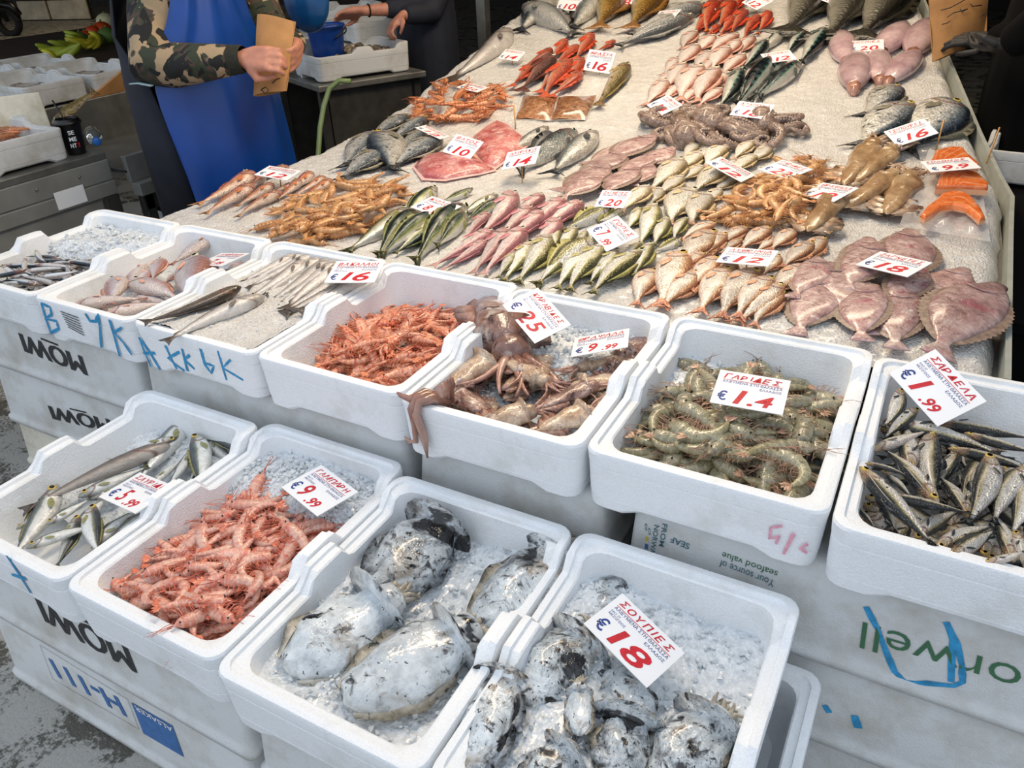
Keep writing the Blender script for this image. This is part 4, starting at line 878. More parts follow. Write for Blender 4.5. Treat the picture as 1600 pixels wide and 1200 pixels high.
# ---------------------------------------------------------------- flatfish
def flat_kind():
    t = wet('mauve_flatfish_skin', [(.3,'#94726f'),(.5,'#b59590'),(.7,'#d6beb6')], 4.5, .25, [('#a85666', 6, .56, .72), ('#dccac2', 5, .60, .72), ('#7a5a58', 12, .60, .72)], .4, .45)
    fm = plain('flatfish_fringe', '#8a7668', .4, 0, .4, 30); P = []
    for bend in (0, .05, -.05):
        def hw(x): return .19*math.sin(PI*min(1, (x/.86))**.85)**.75 if 0 < x < .855 else .035
        R, uv, n = [], [], 18
        xs = [.86*i/(n-1) for i in range(n)]
        for x in xs:
            h = max(.035, hw(x)) if x > .02 else .06; th = .035*math.sin(PI*min(1, x/.9+.08))**.6+.006; c = bend*(4*(x-.4)**2)
            R.append([(x-.5, c+h*math.cos(a), th*math.sin(a)*(1 if math.sin(a) > 0 else .3)) for a in [2*PI*j/16 for j in range(16)]]); uv += [(x, .5-.5*math.cos(2*PI*j/16)) for j in range(16)]
        for x, h in ((.93, .07), (1.0, .10)):
            c = bend*(4*(x-.4)**2); R.append([(x-.5, c+h*math.cos(a), .004*math.sin(a)) for a in [2*PI*j/16 for j in range(16)]]); uv += [(x, .5)]*16
        body = MB().rings(R, True, uv).mesh('flatfish', t); parts = []
        for sg in (1, -1):
            f = MB(); v = []; m = 34
            for i in range(m+1):
                x = .12+.70*i/m; c = bend*(4*(x-.4)**2); h = hw(x); o = .055*math.sin(PI*i/m)**.6*(1 if i % 2 else .72)
                v += [(x-.5, c+sg*h*.93, .004), (x-.5+.02, c+sg*(h+o), -.004)]
            f.add(v, [(2*i, 2*i+2, 2*i+3, 2*i+1) for i in range(m)]); parts.append(('fin_fringe', f.mesh('fin_fringe', fm)))
        e = MB(); e.ball((-.41, .035+bend*.4, .022), .009, 4, 8, (1,1,.7)); e.ball((-.43, -.012+bend*.4, .020), .009, 4, 8, (1,1,.7)); parts.append(('eyes', e.mesh('eyes', M_PUPIL)))
        g = MB(); g.tube([(-.36, .12, .036), (-.31, .06, .043), (-.29, 0, .044), (-.31, -.07, .042), (-.36, -.13, .032)], [.002, .005, .006, .005, .002], 5); parts.append(('gill_cover', g.mesh('gill_cover', t)))
        P.append((body, parts))
    K['flatfish'] = dict(name='flatfish', P=P, T=.05)
flat_kind()
school('flatfish', Z(1200,300,[(650,300,560,560),(680,335,480,600),(330,420,190,660),(1220,490,900,730),(960,480,750,700),(300,620,180,985),(590,690,490,1040),(840,690,715,1045),(1390,590,985,990),(890,250,880,560),(390,460,690,880)]), 1,
  'mauve flatfish in the heap by the 18 card', 'fish', 'flatfish at the right front of the ice', rows=3, stack=.03, lift=1.2, grow=1.05)
school('flatfish', Z(800,0,[(880,845,560,1010),(1020,925,770,1050),(770,890,470,1030),(710,950,400,1120),(870,1030,760,1160),(610,1035,300,1200),(770,1050,550,1210),(550,1110,290,1230),(900,960,640,1100)]), 1,
  'mauve flatfish left of the silver bream', 'fish', 'flatfish in the middle of the ice', rows=3, stack=.03, lift=1.2)

# ---------------------------------------------------------------- squid and cuttlefish
def squid(name, mant_h, mant_t, p_head, p_tip, nrm, mat, arm_mat, label, cat, group, wid=.12, arms=8, armlen=.35, roll=0.0, cuttle=False, hang=None):
    ex = p_tip-p_head; L = ex.length; ex = ex/L; ez = (nrm-ex*nrm.dot(ex)).normalized(); ey = ez.cross(ex)
    r = empty(name, (p_head+p_tip)/2); r.matrix_world = Matrix.Translation((p_head+p_tip)/2) @ Matrix((ex*L, ey*L, ez*L)).transposed().to_4x4()
    k = 16; R, uv = [], []; N = 18
    for i in range(N):
        x = .22+.78*i/(N-1); t = (x-.22)/.78
        if cuttle: h = wid*(.80+.25*math.sin(PI*min(1, t*1.15)))*(1-max(0, t-.6)**2*5.2)**.5 if t < .995 else .02
        else: h = wid*(1-t)**.55*(1+.25*t)+.004
        sq = mant_t*(.9 if cuttle else .8)
        lump = [1+.09*math.sin(3*2*PI*j/k+7*t+L*90)+.06*math.sin(5*2*PI*j/k-11*t+L*40)+.05*math.sin(2*2*PI*j/k+17*t+L*70) for j in range(k)]
        R.append([(x-.5, h*lump[j]*math.cos(2*PI*j/k), h*sq*lump[j]*math.sin(2*PI*j/k)*(1 if math.sin(2*PI*j/k) > 0 else .55)) for j in range(k)]); uv += [(t, j/k) for j in range(k)]
    # neck and head are one surface with the mantle
    HR, huv = [], []
    for x, h in ((.02, .030), (.05, .062), (.10, .080), (.15, .078), (.19, .066), (.215, wid*.72)):
        h2 = h*(wid/.12)**.75*1.1*(1+.08*math.sin(x*90+L*60)); HR.append([(x-.5, h2*math.cos(2*PI*j/k), h2*.85*math.sin(2*PI*j/k)) for j in range(k)]); huv += [(0.0, j/k) for j in range(k)]
    MB().rings(HR+R, True, huv+uv).obj('mantle', mat, r)
    for sg in (1, -1):
        f = MB(); v = []; m = 16
        a0, a1, o = (.26, .98, .055) if cuttle else (.60, .985, .15)
        for i in range(m+1):
            x = a0+(a1-a0)*i/m; t = (x-.22)/.78; ii = min(N-1, int(t*(N-1))); h = abs(R[ii][0][1]); wv = o*(math.sin(PI*(.06+.9*i/m))**(.5 if cuttle else .8))
            v += [(x-.5, sg*h*.86, -.012+.012), (x-.5, sg*(h+wv), .02*math.sin(i*1.3+sg+L*50)-.012), (x-.5, sg*h*.86, -.022)]
        f.add(v, [(3*i, 3*i+3, 3*i+4, 3*i+1) for i in range(m)]+[(3*i+1, 3*i+4, 3*i+5, 3*i+2) for i in range(m)]); f.obj('fin', arm_mat, r)
        e = MB(); e.ball((-.38, sg*.062*(wid/.12)**.6, .032), .013, 5, 8, (1.4,.7,1)); e.obj('eye', M_PUPIL, r)
    for a in range(arms):
        sg = (a-(arms-1)/2)/(arms/2); x, y, z = -.47, sg*.05*(wid/.12)**.6, .015*math.cos(a*2); d = PI-sg*.5+rnd.uniform(-.25,.25); cv = rnd.uniform(-.5,.5); p = []
        for q in range(7):
            p.append((x, y, max(-.05, z))); x += math.cos(d)*armlen/6; y += math.sin(d)*armlen/6; d += cv*.6; z += rnd.uniform(-.012,.010)
        MB().tube(p, [.022*(wid/.12)**.5*(1-.12*q) for q in range(7)], 6).obj('arm', arm_mat, r)
    tag(r, label, cat, group); return r
M_SQ = wet('brown_squid_skin', [(.3,'#6e4a40'),(.5,'#9a766a'),(.7,'#c4aa9e')], 4, .15, [('#4a2620', 8, .54, .66), ('#d8ccc2', 6, .58, .7)], .4, .45)
M_SQP = wet('pale_squid_skin', [(.3,'#a8886c'),(.5,'#c2a68c'),(.7,'#d8c6b0')], 4, .15, [('#6e4c44', 9, .56, .7), ('#8d7f86', 5, .6, .7)], .4, .4)
M_SQA = wet('squid_arm_skin', [(.3,'#7c5242'),(.5,'#a87c6c'),(.7,'#c8a696')], 6, .15, None, .25, .3)
M_KAL = wet('amber_squid_skin', [(.3,'#8a6848'),(.5,'#a98a66'),(.7,'#c6ac88')], 4, .18, [('#6a4c38', 9, .62, .75)], .2, .25)
M_CUT = wet('inky_cuttlefish_skin', [(.3,'#b7c1c8'),(.5,'#d6dde0'),(.7,'#e9eceb')], 3, .14, [('#9c9284', 3.0, .56, .68), ('#7d8083', 5, .56, .74), ('#1b1a1c', 2.6, .60, .63), ('#3a3a3c', 9, .60, .68), ('#2a2a2c', 38, .64, .69)], .3, .5)
M_CUTB = wet('heavily_inked_cuttlefish_skin', [(.3,'#aeb8be'),(.5,'#ccd4d8'),(.7,'#e4e8e8')], 3, .14, [('#9c9284', 3.0, .54, .68), ('#5d6063', 5, .52, .70), ('#161517', 2.4, .585, .625), ('#2a292b', 8, .56, .66), ('#222224', 34, .60, .66)], .4, .6)
M_CUTF = wet('cuttlefish_fin_skin', [(.3,'#8d8370'),(.5,'#b4ab98'),(.7,'#d0cbc0')], 4, .15, [('#2a2826', 9, .60, .68)], .25, .3)
M_CUTA = wet('inky_cuttlefish_arms', [(.3,'#4a4c50'),(.5,'#8b9196'),(.7,'#c8ccce')], 7, .15, [('#141416', 10, .50, .60)], .25, .3)
UP = Vector((0,0,1))
def zz(ox, oy, s, L): return [(ox+a/s, oy+b/s, ox+c/s, oy+d/s) for a, b, c, d in L]
# four cuttlefish of the third front box
CUT3 = [(708,800,582,930,'cuttlefish with a dark ink patch, nearest the back left corner', .19), (628,925,446,1048,'cuttlefish with brown fin edge against the left wall', .20), (752,975,536,1098,'cuttlefish with a big brown-black blotch, nearest the front', .18), (888,848,748,985,'ragged grey cuttlefish leaning on the right wall', .17)]
for a, b, c, d, lb, wd in CUT3:
    h, t = on_z(a, b, SZ-.025), on_z(c, d, SZ-.03); squid('cuttlefish', 0, .62, h, t, UP+Vector((rnd.uniform(-.2,.2), rnd.uniform(-.2,.1), 0)), M_CUTB if ('ragged' in lb or 'back left' in lb) else M_CUT, M_CUTF if rnd.random() < .6 else M_CUTA, 'inky '+lb, 'cuttlefish', 'cuttlefish in the third front box', wd*1.28, 8, .14, cuttle=True)
CUT4 = [(1010,885,900,985,-.05,'cuttlefish behind the 18 card at the back of the crowded box', .2), (795,1030,728,1215,-.02,'long cuttlefish with tan fin on the left of the crowded box', .17), (930,985,815,1095,-.02,'white cuttlefish directly left of the 18 card', .22), (880,1120,835,1045,-.045,'cuttlefish with rounded blue-white end below the white one', .2), (905,1065,905,1150,0.0,'small cream cuttlefish lying on top in the middle', .17), (945,1050,1020,1120,-.03,'very black cuttlefish right of the small cream one', .2), (985,1105,960,1230,-.02,'black-streaked cuttlefish at the bottom centre', .24), (1130,1110,1030,1240,-.03,'cuttlefish at the bottom right of the crowded box', .23), (900,1160,820,1240,-.01,'cuttlefish with tan end at the bottom edge', .22)]
for a, b, c, d, dz, lb, wd in CUT4:
    h, t = on_z(a, b, SZ-.005+dz), on_z(c, d, SZ-.005+dz); squid('cuttlefish', 0, .66, h, t, UP+Vector((rnd.uniform(-.25,.25), rnd.uniform(-.2,.1), 0)), M_CUTB if 'cream' not in lb else M_CUT, M_CUTF if rnd.random() < .5 else M_CUTA, 'inky '+lb, 'cuttlefish', 'cuttlefish in the crowded front box', wd*1.2, 8, .16, cuttle=True)
# flying squid
SQ = [(805,565,772,480,0,'dark brown flying squid pointing at the 25 card',.14,1),(770,560,705,600,-.01,'cream flying squid near the left wall of its box',.15,0),(860,600,800,570,0,'flying squid with a black eye in the middle of the box',.12,0),(700,610,765,650,-.02,'flying squid behind the hanging arms',.12,1),(890,610,980,590,-.01,'flying squid near the right wall of its box',.11,0),(840,640,760,660,0,'pale flying squid at the front wall',.13,0),(930,640,860,665,0,'pale flying squid at the front right corner',.13,0),(960,560,1020,530,-.01,'purple-brown flying squid at the back right corner',.13,1),(900,575,970,560,-.01,'thin flying squid below the 9.99 card',.1,0),(985,600,930,640,-.02,'pinkish flying squid by the right front',.11,0),(740,625,690,640,-.03,'brown flying squid low at the front left',.12,1),(860,560,800,600,-.02,'grey flying squid half under ice',.11,0),(935,600,860,630,.0,'flying squid with long arms across the middle',.1,1),(1000,560,950,600,-.02,'flying squid beside the right wall',.11,1)]
for a, b, c, d, dz, lb, wd, br in SQ:
    h, t = on_z(a, b, MZ-.02+dz), on_z(c, d, MZ-.02+dz); t = h+(t-h)*1.25; squid('flying_squid', 0, .75, h, t, UP+Vector((rnd.uniform(-.3,.3), rnd.uniform(-.3,.2), 0)), M_SQ if br else M_SQP, M_SQA, lb, 'squid', 'flying squid in the box', wd*1.6, 8, .42)
sqx = []
for i in range(9):
    u, v = rnd.uniform(720,980), rnd.uniform(575,665); h = on_z(u, v, MZ-.055); h.x = min(-.08, max(-.34, h.x)); h.y = min(.32, max(.08, h.y)); a = rnd.uniform(0, 6.28); t = h+Vector((math.cos(a)*.16, math.sin(a)*.13, 0)); t.x = min(-.05, max(-.37, t.x)); t.y = min(.4, max(.05, t.y))
    o = squid('flying_squid', 0, .75, h, t, UP, M_SQP if i % 3 else M_SQ, M_SQA, '', 'squid', 'flying squid in the box', .2, 8, .35); sqx.append((o, h.x, h.y, 0))
zone_labels(sqx, 'half-hidden flying squid low in the', 'squid box', 'squid', 'flying squid in the box')
# arms of a squid hanging over the front of the box
r = empty('hanging_squid', on_z(690, 625, MZ-.02))
def hang(pts, rads):
    y0 = -.012
    P = []
    for u, v, m, val in pts: P.append((on_z(u, v, val) if m == 'z' else on_y(u, v, val))-r.location)
    MB().tube(P, rads, 7).obj('arm', M_SQA, r)
hang([(700,625,'z',MZ-.02),(670,618,'z',MZ+.012),(650,622,'z',MZ+.016),(643,640,'y',-.022),(648,665,'y',-.020),(650,690,'y',-.018),(640,690,'y',-.02),(632,682,'y',-.022)], [.011,.011,.010,.009,.007,.006,.005,.002])
hang([(700,628,'z',MZ-.02),(676,622,'z',MZ+.012),(655,628,'z',MZ+.014),(650,648,'y',-.024),(658,670,'y',-.022),(664,690,'y',-.02),(668,715,'y',-.018)], [.011,.011,.010,.009,.009,.008,.002])
hang([(690,622,'z',MZ-.005),(664,614,'z',MZ+.014),(640,624,'z',MZ+.012),(626,618,'z',MZ+.014),(620,613,'z',MZ+.02)], [.012,.011,.008,.005,.002])
for k in range(5): hang([(690+3*k,628-k,'z',MZ-.02),(688+4*k,612-3*k,'z',MZ+.02),(686+5*k,602-3*k,'z',MZ+.035)], [.012,.010,.003])
tag(r, 'brown squid arms hanging over the front of the squid box', 'squid')
# squid on the ice
for a, b, c, d, lb in [(1400,230,1335,285,'amber squid with open mantle below the 16 card'),(1368,222,1318,290,'long amber squid nearest the tan prawns'),(1402,270,1320,325,'pale amber squid right of the 19 card'),(1425,272,1385,335,'dark-striped amber squid nearest the salmon'),(1312,300,1262,362,'amber squid under the 19 card pointing forward')]:
    squid('amber_squid', 0, .75, on_bed(a, b, .03), on_bed(c, d, .025), UP, M_KAL, M_SQP, lb, 'squid', 'amber squid on the ice', .115, 8, .25)
# cleaned cuttlefish, oval and shiny
M_CL = wet('mauve_cuttlefish_skin', [(.3,'#a5868a'),(.5,'#bfa2a4'),(.7,'#d3bcba')], 4, .14, [('#a8626e', 5, .64, .76)], .15, .2)
pk = []
for a, b, c, d in Z(1200,0,[(450,200,490,390),(560,325,535,555),(690,310,695,505),(850,145,700,335),(935,320,745,515),(1015,125,900,345)]):
    h, t = on_bed(a, b, .02), on_bed(c, d, .02); L = (t-h).length; o = MB(); R, uv = [], []
    for i in range(13):
        x = i/12; w_ = .165*math.sin(PI*(.06+.9*x))**.75; R.append([(x-.5, w_*math.cos(2*PI*j/14), w_*.62*math.sin(2*PI*j/14)) for j in range(14)]); uv += [(x, j/14) for j in range(14)]
    me = o.rings(R, True, uv).mesh('cleaned_cuttlefish', M_CL); kd = dict(name='cleaned_cuttlefish', P=[(me, [('beak_stub', MB().tube([(.45,0,0),(.52,.01,-.02),(.56,0,-.04)], [.07,.05,.02], 7).mesh('beak_stub', M_SQA))])], T=.15)
    pk.append((lay(kd, h, t, bed_n(h.y), 1, rnd.uniform(-.2,.2), hscale=rnd.uniform(.9,1.1)), (a+c)/2, (b+d)/2))
label_set(pk, 'oval mauve cuttlefish around the 20 card', 'cuttlefish', 'cleaned cuttlefish on the ice', 2)
# octopus
M_OCT = wet('octopus_skin', [(.3,'#6a554b'),(.5,'#8d776b'),(.7,'#b09c8e')], 40, .25, [('#5a443c', 60, .58, .7)], .4, .6)
M_SUCK = plain('octopus_sucker', '#b5a296', .3)
def octopus(u, v, R0, label, hu, hv, seed):
    rs = random.Random(seed); base = on_bed(u, v, .03); r = empty('octopus', base)
    hp = on_bed(hu, hv, .035)-base
    b = MB(); b.ball(tuple(hp), R0*.42, 8, 14, (1, 1.15, .85)); b.tube([hp*.95, hp*.45, Vector((0,0,.005))], [R0*.3, R0*.26, R0*.3], 10); b.obj('head', M_OCT, r)
    for a in range(8):
        d = a*2*PI/8+rs.uniform(-.3,.3); p = []; x, y = math.cos(d)*R0*.15, math.sin(d)*R0*.15; z = .01; step = R0*.22; cv = rs.choice((-1,1))*rs.uniform(.15,.3)
        n = 16
        for q in range(n):
            yy = base.y+y; p.append(Vector((x, y, zbed(yy)-base.z+.014+.02*math.sin(q*.55+a)*(1-q/n)+.012*(a % 3)))); x += math.cos(d)*step; y += math.sin(d)*step; d += cv*(1+q*.16); step *= .955
        rad = [R0*.13*(1-q/n)+.003 for q in range(n)]
        arm = MB().tube(p, rad, 8).obj('arm', M_OCT, r); sk = MB()
        for q in range(1, n-1):
            for f in (0, .5):
                c = p[q].lerp(p[q+1], f); t = (p[min(q+1, n-1)]-p[q-1]).normalized(); s = Vector((-t.y, t.x, 0)).normalized()*(1 if cv > 0 else -1); rr = rad[q]
                for off in (-.45, .45):
                    c2 = c+s*rr*.85+Vector((0, 0, rr*(.55+off*.5))); sk.ball(tuple(c2), rr*.26+.0006, 3, 5)
        sk.obj('suckers', M_SUCK, arm)
    tag(r, label, 'octopus', 'octopuses on the ice'); return r
octopus(1062, 190, .14, 'brown octopus nearest the pale pandoras', 1075, 212, 1); octopus(1120, 200, .15, 'brown octopus in the middle under the 18 card', 1105, 185, 2); octopus(1200, 200, .13, 'brown octopus with curled arms on the right of the three', 1190, 185, 5)
# skate wings
M_RAY = wet('red_skate_flesh', [(.3,'#c05a5a'),(.5,'#d88480'),(.7,'#ecbcb4')], 22, .22, [('#a82c38', 9, .50, .70), ('#f0cdc4', 26, .58, .70)], .4, .6, seg=('#f0d0c8', 60, .4))
def wing(pts, label):
    P = [on_bed(u, v, .004) for u, v in pts]; c = sum(P, Vector())/len(P); r = MB(); n = len(P)
    rings = []
    uv = []
    for f, z in ((1, 0), (1.0, .006), (.8, .022), (.5, .030), (.15, .034)):
        rings.append([tuple((p-c)*f+Vector((0, 0, z))) for p in P]); uv += [(f, i/n) for i in range(n)]
    o = r.rings(rings, True, uv).obj('skate_wing', M_RAY); o.location = c; f = MB(); v = []
    for i, p in enumerate(P): v += [tuple((p-c)*.98+Vector((0,0,.004))), tuple((p-c)*(1.10 if i % 2 else 1.06)+Vector((0,0,.001)))]
    f.add(v, [(2*i, 2*i+1, (2*i+3) % (2*n), (2*i+2) % (2*n)) for i in range(n)]).obj('wing_edge', plain('pale_skate_edge', '#e2b4ae', .3), o)
    tag(o, label, 'fish', 'skate wings on the ice')
wing([(740,215),(762,198),(776,190),(792,196),(806,207),(818,216),(824,228),(806,240),(790,252),(774,262),(756,256),(742,240)], 'red skate wing at the back, right of the 10 card')
wing([(648,262),(658,248),(676,244),(700,242),(722,234),(740,246),(756,258),(772,266),(752,272),(724,276),(696,282),(664,280)], 'red skate wing at the front, below the 10 card')
# salmon steaks on their plastic bag
M_SAL = wet('salmon_flesh', [(.3,'#d4581c'),(.5,'#e47432'),(.7,'#ee9054')], 40, .2, None, .1, .15, seg=('#f6c49a', 14, .5))
bag = MB(); g = 14; P = np.zeros((g, g, 3)); rs = np.random.RandomState(8)
for i in range(g):
    for j in range(g):
        s, t = i/(g-1), j/(g-1); u = (1405*(1-s)+1452*s)*(1-t)+(1548*(1-s)+1528*s)*t; v = (352*(1-s)+232*s)*(1-t)+(378*(1-s)+258*s)*t
        p = on_bed(u, v, .016+.016*rs.rand()); P[i, j] = p[:]
tp = NT('clear_plastic_bag'); tp.bump(tp.noise(30, 3), .5, .01); M_PLA = tp.out('#fbfbfa', .06, Alpha=.38, Coat_Weight=1.0, Coat_Roughness=.03)
o = link('plastic_bag', grid_mesh(P, 'plastic_bag', M_PLA)); tag(o, 'crumpled clear plastic bag spread under the salmon', 'bag')
def steak(uvs, th, label):
    P = [on_bed(u, v, .034) for u, v in uvs]; c = sum(P, Vector())/len(P); m = MB(); m.poly([p-c for p in P], th); m.uv = [(i/len(uvs)*.5, .5) for i in range(len(m.uv))]
    o = m.obj('salmon_steak', M_SAL, None, False); o.location = c; bevel(o, .006, 2)
    sk = MB(); n = len(P); q = [p-c for p in P]
    sk.rings([[tuple(p*1.012+Vector((0,0,z))) for p in q] for z in (.001, th*.55)], False); sk.obj('skin', plain('salmon_skin', '#d8a07a', .3), o, False)
    tag(o, label, 'fish', 'salmon pieces'); return o
steak([(1436,345),(1446,332),(1460,322),(1470,312),(1485,308),(1500,309),(1514,316),(1522,326),(1530,336),(1537,350),(1528,352),(1518,342),(1508,334),(1488,330),(1468,333),(1456,342),(1444,350)], .022, 'horseshoe salmon steak nearest the viewer')
steak([(1460,304),(1466,286),(1482,277),(1500,276),(1524,284),(1541,300),(1540,306),(1500,304)], .03, 'thick orange salmon fillet in the middle of the bag')
steak([(1448,270),(1460,246),(1482,240),(1502,241),(1506,248),(1528,268),(1490,274)], .026, 'salmon piece under the 9.9 card')
# vacuum packs
M_PK = wet('brown_pack_contents', [(.3,'#7a4e34'),(.5,'#9a6a48'),(.7,'#c09470')], 45, .08, [('#4a2e22', 30, .58, .68), ('#d8b494', 40, .62, .7)], .2, .3, coat=1.0)
for q, lb in (([(806,186),(818,150),(872,152),(860,187)], 'left sealed plastic pack of brown seafood'), ([(861,187),(873,152),(932,150),(914,186)], 'right sealed plastic pack of brown seafood')):
    P = [on_bed(u, v, .004) for u, v in q]; c = sum(P, Vector())/4; g = 10; G = np.zeros((g, g, 3))
    for i in range(g):
        for j in range(g):
            s, t = i/(g-1), j/(g-1); p = (P[0].lerp(P[3], t)).lerp(P[1].lerp(P[2], t), s)-c; hgt = .028*(math.sin(PI*s)*math.sin(PI*t))**.5 if 0 < s < 1 and 0 < t < 1 else 0
            G[i, j] = (p.x, p.y, p.z+hgt+.004*math.sin(9*s+5*t))
    o = link('vacuum_pack', grid_mesh(G, 'vacuum_pack', M_PK)); o.location = c
    e = MB(); v = []
    for i, p in enumerate(P): v += [p-c, (p-c)*1.08]
    e.add(v, [(2*i, 2*i+1, (2*i+3) % 8, (2*i+2) % 8) for i in range(4)]).obj('sealed_edge', M_PLA, o); tag(o, lb, 'package', 'vacuum packs on the ice')

# ---------------------------------------------------------------- ice inside the boxes
def box_ice(box, zfun, n, size, label, mat=M_CHIP, base=M_ICEG, yr=(0, 1), xr_=(0, 1), mg=.034):
    x0, x1, y0, y1 = in_box(box, mg); dx, dy = x1-x0, y1-y0; x0, x1 = x0+dx*xr_[0], x0+dx*xr_[1]; y0, y1 = y0+dy*yr[0], y0+dy*yr[1]
    g = 46; P = np.zeros((g, g, 3)); rs = np.random.RandomState(len(label)); nz = smooth_noise(g, g, 9, rs)*.012+rs.rand(g, g)*.004
    for i in range(g):
        for j in range(g): s, t = i/(g-1), j/(g-1); P[i, j] = (x0+(x1-x0)*t, y0+(y1-y0)*s, zfun(t, s)+nz[i, j])
    me = grid_mesh(P, 'box_ice', base); V = [tuple(p) for p in P.reshape(-1, 3)]; mb = MB()
    for k in range(n):
        t, s = rnd.random(), rnd.random(); c = (x0+(x1-x0)*t, y0+(y1-y0)*s, zfun(t, s)+.008+rnd.random()*size*.5); q = Quaternion((rnd.gauss(0,1), rnd.gauss(0,1), rnd.gauss(0,1), rnd.gauss(0,1))).normalized(); r = size*rnd.uniform(.4, 1)
        pts = [q @ Vector(p)*r+Vector(c) for p in ((1,0,0),(-.9,.1,0),(0,.8,.1),(.1,-.9,0),(0,.1,.6),(0,0,-.6))]
        mb.add(pts, [(0,2,4),(2,1,4),(1,3,4),(3,0,4),(2,0,5),(1,2,5),(3,1,5),(0,3,5)])
    o = link('box_ice', me); tag(o, label, 'ice', kind='stuff')
    if n: mb.obj('ice_chips', mat, o, False)
    return o
box_ice(SBOX[1], lambda t, s: SZ-.075+.055*sstep(.55, .8, s)-.01*abs(t-.5), 1500, .011, 'clear ice nuggets behind the pink shrimp')
box_ice(SBOX[2], lambda t, s: SZ-.058+.012*math.sin(5*t+3*s), 500, .009, 'grey crushed ice under the four cuttlefish')
box_ice(SBOX[3], lambda t, s: SZ-.048+.012*math.sin(4*t+2*s), 500, .009, 'ink-specked crushed ice in the crowded cuttlefish box')
box_ice(SBOX[0], lambda t, s: SZ-.095+.03*sstep(.5, .9, s), 200, .008, 'crushed ice under the horse mackerel', yr=(.3, 1))
box_ice(MBOX[0], lambda t, s: MZ-.095+.078*sstep(.5, .75, s-.25*t+.12), 500, .012, 'crushed ice at the back of the anchovy box')
box_ice(MBOX[1], lambda t, s: MZ-.085, 60, .008, 'thin ice under the box of pandoras')
box_ice(MBOX[2], lambda t, s: MZ-.016+.004*math.sin(6*t), 120, .006, 'level crushed ice under the row of hake', base=M_ICE, mg=.026)
box_ice(MBOX[3], lambda t, s: MZ-.105, 30, .008, 'ice below the langoustines')
box_ice(MBOX[4], lambda t, s: MZ-.085+.045*sstep(.45, .7, s), 700, .010, 'crushed ice behind the flying squid')
box_ice(MBOX[5], lambda t, s: MZ-.085+.03*sstep(.5, .8, s)*(1-t), 250, .012, 'ice lumps among the grey-green prawns')
box_ice(MBOX[6], lambda t, s: MZ-.115, 20, .008, 'wet ice below the sardines')
# ================================================================ price cards
def solve_card(c, quad, asp=1.42):
    """rectangle of fixed aspect centred at c whose corners project on the four pixels; returns axes and width"""
    Rm = np.array([CR, CU, CF]); C = np.array(CAMP); c = np.array(c); Q = np.array(quad, float)
    def prj(P):
        q = (P-C) @ Rm.T; return np.stack([800+FPX*q[:,0]/q[:,2], 600-FPX*q[:,1]/q[:,2]], 1)
    def rot(r):
        return np.array(Quaternion(Vector(r), 1.0).to_matrix()) if False else np.array(Quaternion(Vector(r).normalized() if Vector(r).length > 1e-9 else Vector((1,0,0)), Vector(r).length).to_matrix())
    best = None
    px = math.hypot(*(Q[1]-Q[0])); dep = float((c-C) @ Rm[2])
    ct = Q.mean(0)
    e = (Q[1]-Q[0]+Q[2]-Q[3]); ex0 = Vector(CR)*e[0]-Vector(CU)*e[1]; ex0.normalize()
    for tilt in (.2, .7, 1.1):
        n0 = (-Vector(CF)).lerp(Vector((0,0,1)), tilt*.8).normalized(); exx = (ex0-n0*ex0.dot(n0)).normalized(); eyy = n0.cross(exx)
        B0 = np.array([exx, eyy, n0]).T
        def res(p):
            B = rot(p[:3]) @ B0; w = p[3]; h = w/asp; o = c+p[4]*B0[:,2]*0
            P = np.array([o-B[:,0]*w/2+B[:,1]*h/2, o+B[:,0]*w/2+B[:,1]*h/2, o+B[:,0]*w/2-B[:,1]*h/2, o-B[:,0]*w/2-B[:,1]*h/2])
            r = prj(P); r = r-r.mean(0)+ct-Q
            return np.concatenate([r.ravel(), p[:3]*1.5])
        p = np.array([0,0,0, px/FPX*dep, 0.0]); lam = 1e-2; r = res(p); cst = r @ r
        for it in range(60):
            J = np.stack([(res(p+d)-r)/1e-5 for d in np.eye(5)*1e-5], 1); A = J.T @ J; dp = -np.linalg.solve(A+lam*np.diag(np.diag(A)+1e-6), J.T @ r); rn = res(p+dp); cn = rn @ rn
            if cn < cst: p, r, cst = p+dp, rn, cn; lam *= .4
            else: lam = min(1e6, lam*3)
        B = rot(p[:3]) @ B0
        if best is None or cst < best[0]: best = (cst, B, abs(p[3]))
    return best[1], best[2]
